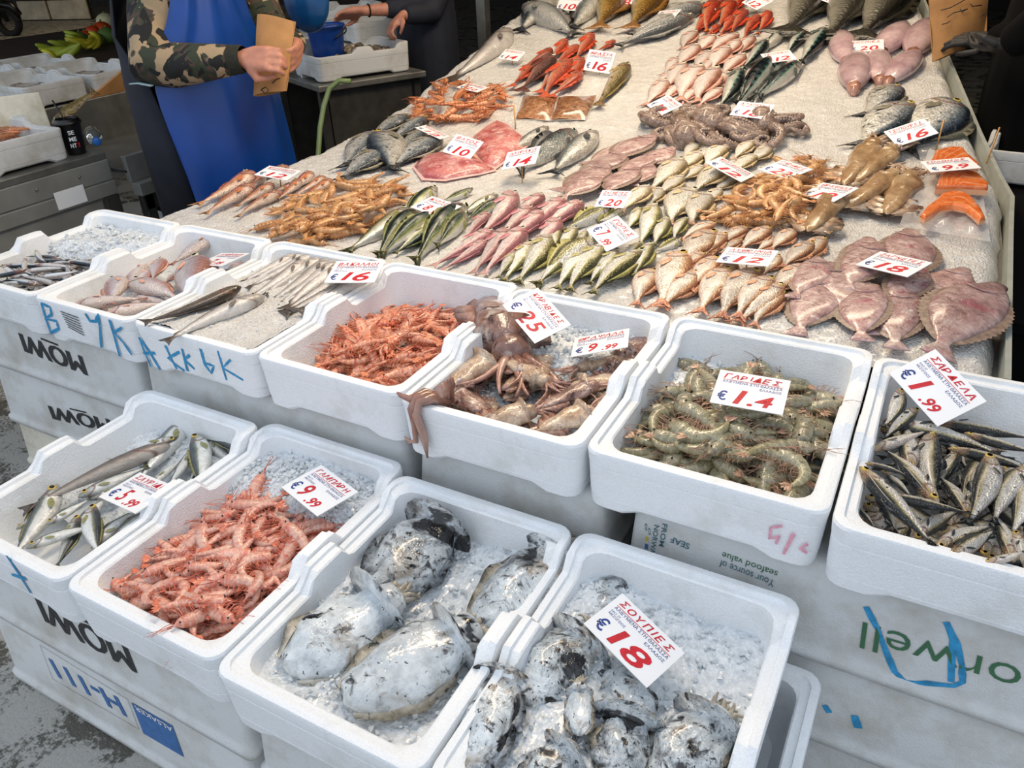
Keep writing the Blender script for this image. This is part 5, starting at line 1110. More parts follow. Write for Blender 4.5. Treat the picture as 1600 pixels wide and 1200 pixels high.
def card(quad, lift, surf, name, price, label, fine=2, dark=False, stick=False):
    cu, cv = sum(q[0] for q in quad)/4, sum(q[1] for q in quad)/4; c = surf(cu, cv, lift)
    B, w = solve_card(c, quad); w = min(.14, max(.07, w)); h = w/1.42
    Mx = Matrix(B.tolist()).to_4x4(); Mx.translation = c
    o = MB().box((-w/2, -h/2, -.0008), (w/2, h/2, .0008)).obj('price_card', M_CARD, None, False); o.matrix_world = Mx
    def pr(s, x0, x1, y0, y1, m, nm, bold=0, shear=0, jit=0):
        q, f = text_fit(s, (x0-.5)*w, (x1-.5)*w, (y0-.5)*h, (y1-.5)*h, bold, shear, False, jit)
        if len(q): MB().add([(p[0], p[1], .0012) for p in q], f).obj(nm, m, o, False)
    pr(name, .08, .90, .77, .93, M_REDM, 'handwritten_name', .02, .25, .09)
    MB().box((-.42*w, .235*h, .0009), (.42*w, .245*h, .0012)).obj('underline', M_REDM, o, False)
    if fine:
        pr('ΑΛΙΕΥΜΕΝΑ ΣΤΗ ΘΑΛΑΣΣΑ', .08, .92, .65, .72, M_NAVYM, 'printed_text', .004); pr('ΕΛΛΑΔΟΣ', .62, .92, .55, .61, M_NAVYM, 'printed_text', .004)
        if fine > 1: pr('FAO 37', .08, .22, .57, .61, M_NAVYM, 'printed_text'); pr('ΜΕΣΟΓΕΙΟΣ', .08, .34, .50, .55, M_NAVYM, 'printed_text')
    pr('€', .07, .20, .12, .40, M_NAVYM, 'euro_sign', .015)
    if '.' in price and len(price.split('.')[1]) == 2:
        a, b = price.split('.'); pr(a, .30, .46, .10, .50, M_REDM, 'price_figure', .018, .2, .05); pr('.'+b, .54, .82, .06, .30, M_REDM, 'price_figure', .025, .2)
    else: pr(price, .30, .84, .07, .48, M_REDM, 'price_figure', .018, .2, .05)
    if stick:
        b = Mx.inverted() @ Vector((c.x, c.y, zbed(c.y)-.01)); MB().tube([(0, h*.1, -.003), tuple(b)], .002, 5).obj('skewer', M_WOOD, o)
    tag(o, label, 'price card', 'handwritten price cards'); return o
bz = lambda z: (lambda u, v, li: on_z(u, v, z+li))
CARDS = [
 ([(1460,545),(1542,625),(1463,668),(1387,580)], .03, bz(MZ), 'ΣΑΡΔΕΛΑ', '1.99', 'price card reading 1.99 in the sardine box', 2),
 ([(1125,577),(1235,595),(1222,648),(1108,628)], .045, bz(MZ), 'ΓΑΡΙΔΕΣ', '1.4', 'price card reading 14 lying on the grey-green prawns', 1),
 ([(896,530),(985,512),(979,543),(893,557)], .015, bz(MZ), 'ΘΡΑΨΑΛΑ', '9.99', 'price card reading 9.99 in the squid box', 2),
 ([(840,449),(892,507),(835,536),(785,476)], .05, bz(MZ), 'ΚΑΡΑΒΙΔΕΣ', '25', 'price card reading 25 between langoustine and squid boxes', 2),
 ([(972,927),(1069,1017),(1010,1075),(911,971)], .02, bz(SZ), 'ΣΟΥΠΙΕΣ', '18', 'large price card reading 18 on the cuttlefish', 2),
 ([(502,724),(564,767),(495,810),(435,759)], .025, bz(SZ), 'ΓΑΜΠΑΡΗ', '9.99', 'price card reading 9.99 on the pink shrimp', 2),
 ([(220,737),(279,759),(212,805),(150,775)], .01, bz(SZ), 'ΣΑΥΡΙΔΙΑ', '5.99', 'price card reading 5.99 on the horse mackerel', 2),
 ([(527,409),(601,407),(586,442),(505,441)], .045, bz(MZ), 'ΒΑΚΑΛΑΟΙ', '16', 'price card reading 16 standing on the row of hake', 2),
 ([(347,396),(390,395),(347,416),(304,414)], .01, bz(MZ), 'ΛΥΘΡΙΝΙΑ', '7.99', 'price card lying on the box of pandoras', 1),
 ([(675,305),(721,324),(687,339),(641,325)], .05, on_bed, 'ΚΟΛΙΟΙ', '8.99', 'price card reading 8.99 on the chub mackerel', 2),
 ([(967,334),(1001,370),(947,395),(912,359)], .05, on_bed, 'ΓΟΠΕΣ', '7.99', 'price card reading 7.99 on the bogues', 2),
 ([(1137,388),(1216,390),(1200,418),(1117,407)], .05, on_bed, 'ΛΥΘΡΙΝΙΑ', '12', 'price card reading 12 on the golden pandoras', 2),
 ([(1375,394),(1456,409),(1417,434),(1336,412)], .06, on_bed, 'ΖΑΓΝΕΤΕΣ', '18', 'price card reading 18 on the heap of flatfish', 2),
 ([(1285,287),(1342,292),(1302,317),(1248,304)], .05, on_bed, 'ΘΡΑΨΑΛΑ', '19', 'price card reading 19 on the amber squid', 1),
 ([(1222,250),(1270,264),(1230,281),(1185,264)], .06, on_bed, 'ΓΑΡΙΔΕΣ', '22', 'price card reading 22 on the tan prawns', 1),
 ([(1125,246),(1181,272),(1157,286),(1104,253)], .05, on_bed, 'ΚΟΥΤΣΟΥΛΑΙΑ', '12', 'price card reading 12 on the silver bream', 1),
 ([(1435,251),(1515,247),(1532,261),(1455,271)], .085, on_bed, 'ΣΟΛΟΜΟΣ', '9.9', 'price card reading 9.9 on the salmon', 1),
 ([(1380,205),(1442,185),(1470,207),(1400,231)], .06, on_bed, 'ΤΣΙΠΟΥΡΕΣ', '16', 'price card reading 16 on the right gilthead bream', 1),
 ([(1155,158),(1212,163),(1197,188),(1137,179)], .07, on_bed, 'ΧΤΑΠΟΔΙΑ', '18', 'price card reading 18 on the octopus', 1),
 ([(1043,148),(1067,164),(1032,181),(1011,164)], .04, on_bed, 'ΛΥΘΡΙΝΙΑ', '14', 'price card reading 14 beside the octopus', 1),
 ([(942,298),(987,298),(975,326),(928,322)], .05, on_bed, 'ΖΑΓΝΕΤΕΣ', '20', 'price card reading 20 between flatfish and bogues', 1),
 ([(795,238),(843,228),(838,255),(782,266)], .085, on_bed, 'ΛΑΥΡΑΚΙΑ', '14', 'price card reading 14 on the middle sea bass', 1),
 ([(713,209),(757,222),(732,250),(692,237)], .06, on_bed, 'ΒΑΤΟΣ', '10', 'price card reading 10 on the skate wings', 1),
 ([(665,195),(703,214),(688,217),(648,200)], .06, on_bed, 'ΤΣΙΠΟΥΡΕΣ', '12', 'price card seen edge-on above the left gilthead bream', 1),
 ([(420,258),(472,268),(447,281),(398,274)], .05, on_bed, 'ΚΟΥΤΣΟΜΟΥΡΑ', '12', 'price card on the red mullets in front of the apron', 1),
 ([(732,130),(762,136),(747,145),(712,136)], .06, on_bed, 'ΚΑΡΑΒΙΔΕΣ', '20', 'price card reading 20 on the orange crayfish', 1),
 ([(920,76),(964,82),(952,116),(911,110)], .06, on_bed, 'ΦΡΑΣΤΑ', '16', 'price card reading 16 right of the scorpionfish', 1),
 ([(790,78),(822,80),(808,97),(778,90)], .04, on_bed, 'ΒΑΚΑΛΑΟΙ', '14', 'price card beside the single long hake', 0),
 ([(875,-8),(914,-5),(904,18),(866,17)], .06, on_bed, 'ΛΑΥΡΑΚΙΑ', '10', 'price card reading 10 at the top left', 0),
 ([(957,-18),(996,-14),(991,10),(952,13)], .06, on_bed, 'ΡΟΦΟΣ', '18', 'price card reading 18 on the golden grouper', 0),
 ([(1032,17),(1064,15),(1050,32),(1015,35)], .06, on_bed, 'ΤΣΙΠΟΥΡΑ', '24', 'price card reading 24 on the long silver mullets', 0),
 ([(1180,-14),(1222,0),(1178,22),(1153,3)], .06, on_bed, 'ΜΠΑΡΜΠΟΥΝΙΑ', '12', 'price card reading 12 on the bright red mullets', 0),
 ([(1190,84),(1232,79),(1247,92),(1197,100)], .06, on_bed, 'ΣΚΟΥΜΠΡΙΑ', '12', 'price card reading 12 on the mackerel', 0),
 ([(1325,65),(1382,60),(1383,80),(1325,81)], .05, on_bed, 'ΣΟΥΠΙΕΣ', '20', 'price card reading 20 on the oval cuttlefish', 0),
 ([(1294,-16),(1322,-8),(1302,8),(1284,0)], .08, on_bed, 'ΡΟΦΟΣ', '16', 'price card between the grey groupers', 0)]
for q, li, sf, nm, prc, lb, fn in CARDS: card(q, li, sf, nm, prc, lb, fn, stick=(sf is on_bed))
for (a, b, c, d, lb) in ((1475,187,1460,243,'wooden skewer standing right of the 16 card'), (1562,199,1541,256,'wooden skewer near the right rail'), (803,165,806,206,'dark skewer standing behind the skate wings')):
    p = on_bed(c, d, -.01); dp = (p-CAMP).dot(CF); t = at_depth(a, b, dp-.01); o = MB().tube([(0,0,0), tuple(t-p)], .0028, 6).obj('skewer', M_WOOD); o.location = p; tag(o, lb, 'skewer', 'loose skewers')
# ================================================================ market around the stall
M_NAVY = plain('navy_cloth', '#161b28', .8, 0, .25, 14, .3); M_BLACKC = plain('black_cloth', '#060607', 1.0, 0, .3, 14, .3, Specular_IOR_Level=.15)
M_APRON = plain('blue_rubber_apron', '#093f8e', .38, 0, .12, 6, .1); M_SKIN = plain('skin', '#b9806a', .5, 0, .15, 25, .1, Subsurface_Weight=.1, Subsurface_Radius=(.02,.008,.004))
M_PAPER = plain('brown_paper', '#a87a48', .7, 0, .18, 12, .2); M_GLOVE = plain('black_glove', '#141416', .6, 0, .3, 30, .3)
def camo():
    t = NT('camouflage_cloth'); oc = t.coord(); n1 = t.noise(8, 2, .5, oc, 1.2); n2 = t.noise(9.5, 2, .45, oc, 1.0)
    mp = t.n('ShaderNodeMapping'); mp.inputs['Location'].default_value = (7, 3, 5); t.l(oc, mp.inputs[0]); n3 = t.noise(11, 2, .45, mp.outputs[0], 1.4)
    k = t.ramp(n1, [(0, '#2f3626'), (.46, '#2f3626'), (.47, '#4a3a30'), (.60, '#4a3a30'), (.61, '#2f3626')], 'CONSTANT')
    k = t.mix(t.ramp(n2, [(.56, (0,0,0,1)), (.57, (1,1,1,1))]), k, hexc('#a08a6c')); k = t.mix(t.ramp(n3, [(.57, (0,0,0,1)), (.58, (1,1,1,1))]), k, hexc('#121212'))
    t.bump(t.noise(14, 3), .4, .02); return t.out(k, .8)
M_CAMO = camo()
def remeshed(name, mb, voxel, mat, parent=None, sm=3, disp=None):
    o = mb.obj(name, mat, parent); r = o.modifiers.new('remesh', 'REMESH'); r.mode = 'VOXEL'; r.voxel_size = voxel; r.use_smooth_shade = True
    s = o.modifiers.new('smooth', 'SMOOTH'); s.iterations = sm; s.factor = .5
    return o
def hand(mb, w, d, n, curl=1.2, L=1.0, thumb=.8, side=1, spread=.0):
    d = d.normalized(); n = (n-d*n.dot(d)).normalized(); s = d.cross(n)*side
    for o in (-.024, 0, .024): mb.tube([w+s*o*.5*L, w+d*.045*L+s*o*L, w+d*.092*L+s*o*1.15*L], [.020*L, .021*L, .017*L], 8)
    for i, (o, ln) in enumerate(((-.036, .070), (-.012, .080), (.012, .075), (.034, .058))):
        p = w+d*.09*L+s*o*L; a = .25*curl; pts = [p]; dd = (d*math.cos(a)+n*math.sin(a)+s*o*spread*8).normalized()
        for q, fr in enumerate((.46, .30, .24)):
            p = p+dd*ln*fr*L*1.15; pts.append(p); a += curl*(.85 if q == 0 else .7); dd = d*math.cos(a)+n*math.sin(a)
        mb.tube(pts, [.0105*L, .010*L, .009*L, .0075*L], 7)
    p = w+d*.025*L-s*.032*L; q = p+(d*.5-s*.75+n*.35).normalized()*.04*L; r = q+(d*.85-s*.1*(1-thumb)+n*.55*thumb+s*.3*thumb).normalized()*.038*L; e = r+(d*.7+n*.5*thumb+s*.6*thumb).normalized()*.03*L
    mb.tube([p, q, r, e], [.017*L, .0135*L, .0115*L, .009*L], 7)
class Fig:
    """standing figure: body axes F (facing), S (his right)"""
    def __init__(s, bx, by, ang, H=1.76):
        s.c = Vector((bx, by, 0)); s.F = Vector((math.cos(ang), math.sin(ang), 0)); s.S = Vector((math.sin(ang), -math.cos(ang), 0)); s.H = H
    def p(s, f, r, z): return s.c+s.F*f+s.S*r+Vector((0,0,z))
    def ring(s, z, a, b, f=0.0, k=24, a0=0, a1=2*PI, closed=True):
        m = k if closed else k+1
        return [s.p(f+a*math.cos(a0+(a1-a0)*j/k), b*math.sin(a0+(a1-a0)*j/k), z) for j in range(m)]
    def body(s, mb, arms, skin_r=1.0):
        h = s.H/1.76
        mb.rings([s.ring(z*h, a, b, f, 16) for z, a, b, f in ((.86,.10,.15,0),(.92,.13,.18,0),(1.05,.13,.16,.01),(1.22,.13,.18,.01),(1.36,.12,.19,0),(1.44,.08,.16,0),(1.48,.06,.07,0))])
        mb.tube([s.p(0,0,1.44*h), s.p(.01,0,1.52*h), s.p(.02,0,1.57*h)], [.062,.055,.055], 10)
        mb.rings([s.ring(z*h, a, b, .02, 14) for z, a, b in ((1.52,.04,.035),(1.55,.075,.055),(1.60,.09,.068),(1.66,.098,.075),(1.72,.088,.07),(1.755,.05,.045),(1.765,.02,.02))])
        mb.tube([s.p(.10,0,1.655*h), s.p(.125,0,1.625*h), s.p(.10,0,1.61*h)], [.012,.016,.010], 6)
        for r in (-1, 1):
            mb.ball(tuple(s.p(.02, r*.078, 1.63*h)), .025, 5, 7, (.8,.5,1.2)); L = [s.p(0, r*.10, .92*h), s.p(.02, r*.10, .5*h), s.p(-.01, r*.10, .09)]
            mb.tube(L, [.095,.065,.045], 10); mb.tube([s.p(-.05, r*.10, .045), s.p(.16, r*.11, .035)], [.042,.036], 8)
        for sh, el, wr in arms: mb.tube([sh, sh.lerp(el, .5), el, el.lerp(wr, .4), wr], [.062,.052,.043,.042,.028], 10)
def add_face(fg, root):
    h = fg.H/1.76
    for r in (-1, 1): e = MB(); e.ball(tuple(fg.p(.105, r*.032, 1.648*h)), .011, 5, 8); e.obj('eye', M_PUPIL, root)
    m = MB(); m.tube([fg.p(.105, -.024, 1.582*h), fg.p(.115, 0, 1.58*h), fg.p(.105, .024, 1.582*h)], [.004,.007,.004], 6); m.obj('mouth', plain('lips', '#8a4a42', .5), root)
    hr = MB(); hr.rings([fg.ring(z*h, a, b, f, 14) for z, a, b, f in ((1.60,.05,.074,-.045),(1.66,.075,.084,-.02),(1.72,.095,.08,.005),(1.765,.07,.06,.01),(1.785,.02,.02,.01))]); hr.obj('hair', plain('dark_hair', '#1c1612', .6), root)

# ---------------------------------------------------------------- vendor in camouflage and blue apron
pv = at_depth(322, 130, 3.32); vf = Fig(pv.x, pv.y, -.06, 1.80)
sh1, el1, wr1 = at_depth(238, -60, 3.18), at_depth(240, 105, 3.02), at_depth(384, 92, 2.94)
sh2, el2, wr2 = at_depth(372, -62, 3.50), at_depth(420, 50, 3.42), at_depth(466, 72, 3.16)
mb = MB(); vf.body(mb, [(sh1, el1, wr1), (sh2, el2, wr2)])
mb.tube([vf.p(0, .15, 1.42), sh1], [.07,.065], 8); mb.tube([vf.p(0, -.15, 1.42), sh2], [.07,.065], 8)
d1 = (at_depth(440, 92, 2.92)-wr1).normalized(); hand(mb, wr1-d1*.01, d1, (CF*.9+CR*.2), 1.25, 1.12, 1.0, 1)
d2 = (at_depth(452, 108, 3.02)-wr2).normalized(); hand(mb, wr2, d2, (-CR*.9-CF*.2), 1.35, 1.12, 1.0, -1)
vend = remeshed('person', mb, .007, M_SKIN); add_face(vf, vend)
tag(vend, 'person in camouflage jacket and blue rubber apron holding a paper bag', 'person')
mb = MB(); mb.rings([vf.ring(z, a, b, f, 18) for z, a, b, f in ((.90,.17,.23,0),(1.05,.17,.22,0),(1.22,.165,.225,.0),(1.38,.15,.22,0),(1.46,.10,.18,0),(1.50,.07,.08,0))])
for sh, el, wr in ((sh1, el1, wr1), (sh2, el2, wr2)):
    b = vf.p(0, .17 if sh is sh1 else -.17, 1.40); t = el.lerp(wr, .78)
    mb.tube([b, sh, sh.lerp(el, .5), el, el.lerp(wr, .22), el.lerp(wr, .5), t, el.lerp(wr, .90)], [.09,.098,.098,.092,.084,.072,.060,.050], 14)
jk = remeshed('camouflage_jacket', mb, .012, M_CAMO, vend, 2)
cf = MB(); c0, c1 = el1.lerp(wr1, .86), el1.lerp(wr1, .985); cf.tube([c0, c0.lerp(c1, .3), c0.lerp(c1, .7), c1], [.056,.052,.052,.047], 14, False); cf.obj('knit_cuff', plain('olive_knit', '#23251c', .9, 0, .3, 60), vend)
tr = MB(); tr.rings([vf.ring(z, a, b, 0, 16) for z, a, b in ((.80,.16,.21),(.92,.165,.215),(1.02,.16,.21))])
for r in (-1, 1): tr.tube([vf.p(0, r*.11, .90), vf.p(.02, r*.11, .5), vf.p(0, r*.11, .10)], [.115,.09,.075], 12); tr.tube([vf.p(-.07, r*.11, .05), vf.p(.18, r*.12, .045)], [.052,.046], 8)
remeshed('navy_trousers', tr, .014, M_NAVY, vend, 2)
R = [vf.ring(z, a, b, f, 30, a0, a1, False) for z, a, b, f, a0, a1 in ((.22,.27,.34,.02,-1.5,1.0),(.45,.265,.335,.02,-1.55,1.05),(.70,.255,.325,.015,-1.65,1.12),(.88,.245,.315,.01,-1.75,1.25),(1.02,.23,.30,.01,-1.8,1.35),(1.12,.215,.28,.01,-1.5,1.3),(1.25,.20,.265,.01,-.9,.9),(1.38,.185,.25,0,-.7,.7))]
for i, rg in enumerate(R):
    for j, q in enumerate(rg): rg[j] = q+vf.F*.010*math.sin(j*.9+i*.6)
ap = MB().rings(R, False, None, 0, False).obj('apron', M_APRON, vend); so = ap.modifiers.new('solid', 'SOLIDIFY'); so.thickness = .004; ap.modifiers.new('sub', 'SUBSURF').render_levels = 1
R = [vf.ring(z, a, b, f, 18, a0, a1, False) for z, a, b, f, a0, a1 in ((.45,.25,.30,-.04,1.0,4.6),(.80,.27,.30,-.05,1.1,4.7),(1.02,.28,.29,-.06,1.3,4.7),(1.2,.28,.28,-.06,1.9,4.4),(1.42,.24,.25,-.04,2.0,4.2))]
ve = MB().rings(R, False, None, 0, False).obj('navy_overcoat_back', M_NAVY, vend); ve.modifiers.new('solid', 'SOLIDIFY').thickness = .006
tie = MB(); a, b = on_y(209, 134, vf.p(0,.30,0).y), on_y(241, 137, vf.p(0,.315,0).y); tie.tube([a-CF*.02, a.lerp(b, .5)-CF*.035, b-CF*.02], [.012]*3, 6, True, 0, .3).obj('apron_tie', plain('pale_tie', '#a9c4c6', .6), vend)
# paper cone in his hands
def paper_bag(name, quad, dep, thick, label, strokes):
    P = [at_depth(u, v, dep) for u, v in quad]; c = sum(P, Vector())/4; n = -CF; g = 9; mb = MB()
    for sg in (1, -1):
        V = []
        for i in range(g):
            for j in range(g):
                s, t = i/(g-1), j/(g-1); p = P[0].lerp(P[1], t).lerp(P[3].lerp(P[2], t), s)-c
                V.append(p+n*sg*(thick*(math.sin(PI*t)**.6)*(.35+.65*math.sin(PI*min(1, s*.9+.05)))+.004*math.sin(7*s+5*t)))
        mb.add(V, [(i*g+j, i*g+j+1, (i+1)*g+j+1, (i+1)*g+j) if sg > 0 else (i*g+j, (i+1)*g+j, (i+1)*g+j+1, i*g+j+1) for i in range(g-1) for j in range(g-1)])
    o = mb.obj(name, M_PAPER); o.location = c
    for st in strokes:
        pts = [at_depth(u, v, dep-thick-.012)-c for u, v in st]; MB().tube(pts, .0022, 4).obj('printed_line', M_BLACKM, o)
    tag(o, label, 'bag'); return o
paper_bag('paper_bag', [(402,22),(462,34),(448,142),(396,150)], 3.05, .028, 'folded brown paper bag held by the person in the blue apron', [[(408,140),(415,136),(420,141),(414,146),(408,140)], [(425,130),(432,124),(438,122)]])
# blue plastic bag beside the vendor
bb = MB(); bb.ball((0,0,0), .13, 9, 14, (.9,.8,1.25)); bb.tube([(0,0,.1),(.0,.0,.22),(.02,0,.34)], [.09,.05,.06], 10)
o = remeshed('blue_plastic_bag', bb, .012, plain('dark_blue_plastic', '#14508a', .3, 0, .2, 10, .3), None, 2); o.location = at_depth(478, -5, 3.75); MB().tube([(.02,0,.33),(.02,0,3.3-o.location.z)], .006, 6).obj('cord', M_BLACKC, o); tag(o, 'dark blue plastic bag hanging behind the paper bag', 'bag')

# ---------------------------------------------------------------- shellfish counter and man in dark clothes
p0, p1 = on_z(497, 131, .80), on_z(648, 109, .80); dr = (p1-p0).normalized(); ac = math.atan2(dr.y, dr.x); xh = Vector((math.cos(ac-PI/2), math.sin(ac-PI/2), 0))
ct = empty('steel_counter', p0+Vector((0,0,-p0.z)), ac)
def cpart(mb, nm, m): return mb.obj(nm, m, ct, False)
bevel(cpart(MB().box((-.02, -.05, .76), (.66, .75, .795)), 'top', M_STEEL), .006); cpart(MB().box((.05, .0, .1), (.58, .015, .76)), 'front_panel', M_STEELD); cpart(MB().box((.05, .68, .1), (.58, .695, .76)), 'back_panel', M_STEELD)
for x in (.0, .6):
    for y in (.0, .66): cpart(MB().box((x, y, 0), (x+.04, y+.04, .76)), 'leg', M_STEELD)
tag(ct, 'steel counter under the box of shellfish', 'counter')
sb = fish_box(0, 0, .80+.13, .40, .58, .13, 'open white fish box of grey shellfish on the steel counter', rz=ac-PI/2, mat=M_EPS2); sb.location = Vector((p0.x, p0.y, .80))-xh*.40+dr*.015
M_SHELL = wet('grey_shell', [(.3,'#5a5248'),(.5,'#857a6a'),(.7,'#b0a690')], 6, .3, [('#3a342e', 9, .6, .7)], .3, .3)
shm = []
for i in range(4):
    b = MB(); b.ball((0,0,0), .024, 6, 9, (1.25,.9,.55+.1*i)); me = b.mesh('clam', M_SHELL); shm.append(me)
rim = MB().tube([(.03*math.cos(a), .022*math.sin(a), 0) for a in [2*PI*j/10 for j in range(11)]], .0018, 4).mesh('shell_rim', plain('dark_shell_rim', '#332c26', .5))
clm = []
for i in range(95):
    t, s = rnd.uniform(.12, .88), rnd.uniform(.38 if rnd.random() < .9 else .2, .93); q = sb.location+xh*.40*t+dr*.58*s; o = link('clam', rnd.choice(shm)); o.location = (q.x, q.y, .80+.085+rnd.uniform(0,.05)*math.sin(PI*s)); o.rotation_euler = (rnd.uniform(-.8,.8), rnd.uniform(-.8,.8), rnd.uniform(0,6)); link('shell_rim', rim, o); clm.append((o, o.location.x, o.location.y, 0))
zone_labels(clm, 'small grey clam in the', 'counter box of shellfish', 'clam', 'clams in the counter box')
f = MB(); q = sb.location; b = [q+xh*.05+dr*.05, q+xh*.35+dr*.05, q+xh*.35+dr*.53, q+xh*.05+dr*.53]; f.poly([Vector((v.x, v.y, .86))-q for v in b], .018); o = f.obj('shellfish_bed', M_SHELL, None, False); o.location = q; tag(o, 'wet grit layer of broken shell under the clams', 'grit', kind='stuff')
bk = at_depth(514, 86, 4.45); bm = MB(); bm.lathe([(.078,0),(.082,.004),(.098,.16),(.103,.185),(.110,.188),(.110,.200),(.100,.202),(.094,.19),(.078,.012),(.01,.010)], 28)
o = bm.obj('bucket', plain('blue_plastic', '#0d3a86', .35, 0, .1, 8)); o.location = (bk.x, bk.y, .80+.075); MB().tube([(.108*math.cos(a)*1.06, .108*math.sin(a), .185-.06*abs(math.sin(a))) for a in [-.9+1.8*j/10 for j in range(11)]], .004, 6).obj('handle', plain('black_plastic', '#141414', .5), o); o.rotation_euler = (0,0,.4); o.scale = (1.02,)*3
tag(o, 'blue plastic bucket standing in the box of shellfish', 'bucket')
hs = [on_x(u, v, p0.x+.03) for u, v in ((545,127),(525,127),(512,140),(504,170),(498,205),(495,240))]; hp = [at_depth(u, v, 4.20) for u, v in ((548,127),(530,126),(515,138),(506,165),(500,200),(497,245),(495,300))]
o = MB().tube([p-hp[0] for p in hp], .014, 8).obj('hose', plain('green_hose', '#7d9464', .4)); o.location = hp[0]; tag(o, 'pale green hose hanging from the steel counter', 'hose')
for (u, v, dep, rz, lb) in ((575,66,5.2,ac-PI/2+.1,'white fish box behind the blue bucket'),(520,45,5.7,ac-PI/2-.2,'white fish box stacked behind the others by the bucket')):
    q = at_depth(u, v, dep); b = fish_box(q.x-.35, q.y, q.z+.13, .40, .58, .13, lb, rz=rz, mat=M_EPS2)
    st = stack_box(0, .62, 0, .5, 0, max(.2, q.z-.005), 'tall white crate holding the '+lb); st.location = (q.x-.45, q.y-.15, 0); st.rotation_euler = (0,0,rz)
ld = MB().box((-.2,-.28,-.012), (.2,.28,.012)).obj('box_lid', M_EPS2, None, False); q = at_depth(482, 95, 4.55); ld.matrix_world = Matrix.Translation(q) @ Matrix((dr, Vector((0,0,1)), dr.cross(Vector((0,0,1))))).transposed().to_4x4() @ Matrix.Diagonal((.3,.42,1,1)); bevel(ld, .01); tag(ld, 'white polystyrene lid leaning left of the bucket', 'lid')
pm = at_depth(668, 60, 4.95); mf = Fig(pm.x, pm.y, PI+.9, 1.78)
ms1, me1, mw1 = at_depth(655, -70, 4.8), at_depth(648, 12, 4.62), at_depth(566, 17, 4.5); ms2, me2, mw2 = at_depth(705, -70, 4.75), at_depth(672, 20, 4.62), at_depth(628, 24, 4.5)
mb = MB(); mf.body(mb, [(ms1, me1, mw1), (ms2, me2, mw2)])
d = (at_depth(520, 26, 4.48)-mw1).normalized(); hand(mb, mw1, d, -CU, .55, 1.1, .6, 1); d = (at_depth(606, 50, 4.48)-mw2).normalized(); hand(mb, mw2, d, -CU+CF*.3, 1.2, 1.05, 1.0, -1)
mo = remeshed('person', mb, .008, M_SKIN); add_face(mf, mo); tag(mo, 'person in dark navy clothes reaching into the blue bucket', 'person')
mb = MB(); mb.rings([mf.ring(z, a, b, 0, 18) for z, a, b in ((.35,.19,.25),(.90,.19,.25),(1.05,.185,.24),(1.22,.17,.235),(1.38,.15,.22),(1.46,.10,.18),(1.50,.07,.08))])
for sh, el, wr, e in ((ms1, me1, mw1, .55), (ms2, me2, mw2, .9)):
    r = 1 if (sh-mf.c).dot(mf.S) > 0 else -1; mb.tube([mf.p(0, r*.17, 1.38), sh, sh.lerp(el, .5), el, el.lerp(wr, e*.5), el.lerp(wr, e)], [.085,.085,.078,.07,.06,.05], 12)
remeshed('navy_jacket', mb, .014, M_NAVY, mo, 2)
tr = MB()
for r in (-1, 1): tr.tube([mf.p(0, r*.11, .88), mf.p(.02, r*.11, .5), mf.p(0, r*.11, .06)], [.115,.09,.075], 12)
remeshed('dark_trousers', tr, .016, M_BLACKC, mo, 2)
c = mw1.lerp(at_depth(566, 17, 4.5), .3)+(me1-mw1)*.12; n = (me1-mw1).normalized(); s = n.cross(UP).normalized(); t = n.cross(s); MB().tube([c+s*.034*math.cos(a)+t*.034*math.sin(a) for a in [2*PI*j/12 for j in range(13)]], .004, 5).obj('bracelet', M_BLACKC, mo)
po = at_depth(757, 60, 5.6); o = MB().box((-.035,-.035,0), (.035,.035,3.3)).obj('steel_post', M_STEEL, None, False); o.location = (po.x, po.y, 0); tag(o, 'square steel roof post behind the man in navy', 'post')
MB().box((-.07,-.07,0), (.07,.07,.02)).obj('base_plate', M_STEELD, o, False)

# ---------------------------------------------------------------- person in black on the right with a paper bag
rf = Fig(.74, 2.82, PI*.93, 1.8)
rs1, re1, rw1 = rf.p(.02, .24, 1.40), at_depth(1598, 60, 3.02), at_depth(1548, 64, 3.12); rs2, re2, rw2 = rf.p(.02, -.24, 1.40), at_depth(1640, 30, 2.62), at_depth(1575, 70, 2.75)
mb = MB(); rf.body(mb, [(rs1, re1, rw1), (rs2, re2, rw2)]); ro = remeshed('person', mb, .010, M_SKIN); add_face(rf, ro); tag(ro, 'person dressed in black with black gloves at the right edge', 'person')
mb = MB(); mb.rings([rf.ring(z, a, b, 0, 18) for z, a, b in ((.30,.21,.27),(.90,.22,.28),(1.05,.21,.27),(1.22,.20,.26),(1.38,.17,.24),(1.46,.11,.19),(1.52,.08,.09))])
for sh, el, wr in ((rs1, re1, rw1), (rs2, re2, rw2)): mb.tube([sh, sh.lerp(el, .5), el, el.lerp(wr, .5), wr], [.095,.09,.08,.07,.055], 12)
remeshed('black_coat', mb, .014, M_BLACKC, ro, 2); mb = MB()
d = (at_depth(1496, 60, 3.18)-rw1).normalized(); hand(mb, rw1-d*.02, d, CU*-.4+CF*.5, .5, 1.15, .4, -1, .4); remeshed('black_glove', mb, .006, M_GLOVE, ro, 1)
mb = MB(); d = (at_depth(1470, 85, 3.1)-rw2).normalized(); hand(mb, rw2-d*.02, d, CU*.8+CF*.3, .6, 1.15, .5, 1, .2); remeshed('black_glove', mb, .006, M_GLOVE, ro, 1)
tr = MB()
for r in (-1, 1): tr.tube([rf.p(0, r*.12, .88), rf.p(.02, r*.12, .5), rf.p(0, r*.12, .06)], [.125,.10,.085], 12)
remeshed('black_trousers', tr, .016, M_BLACKC, ro, 2)
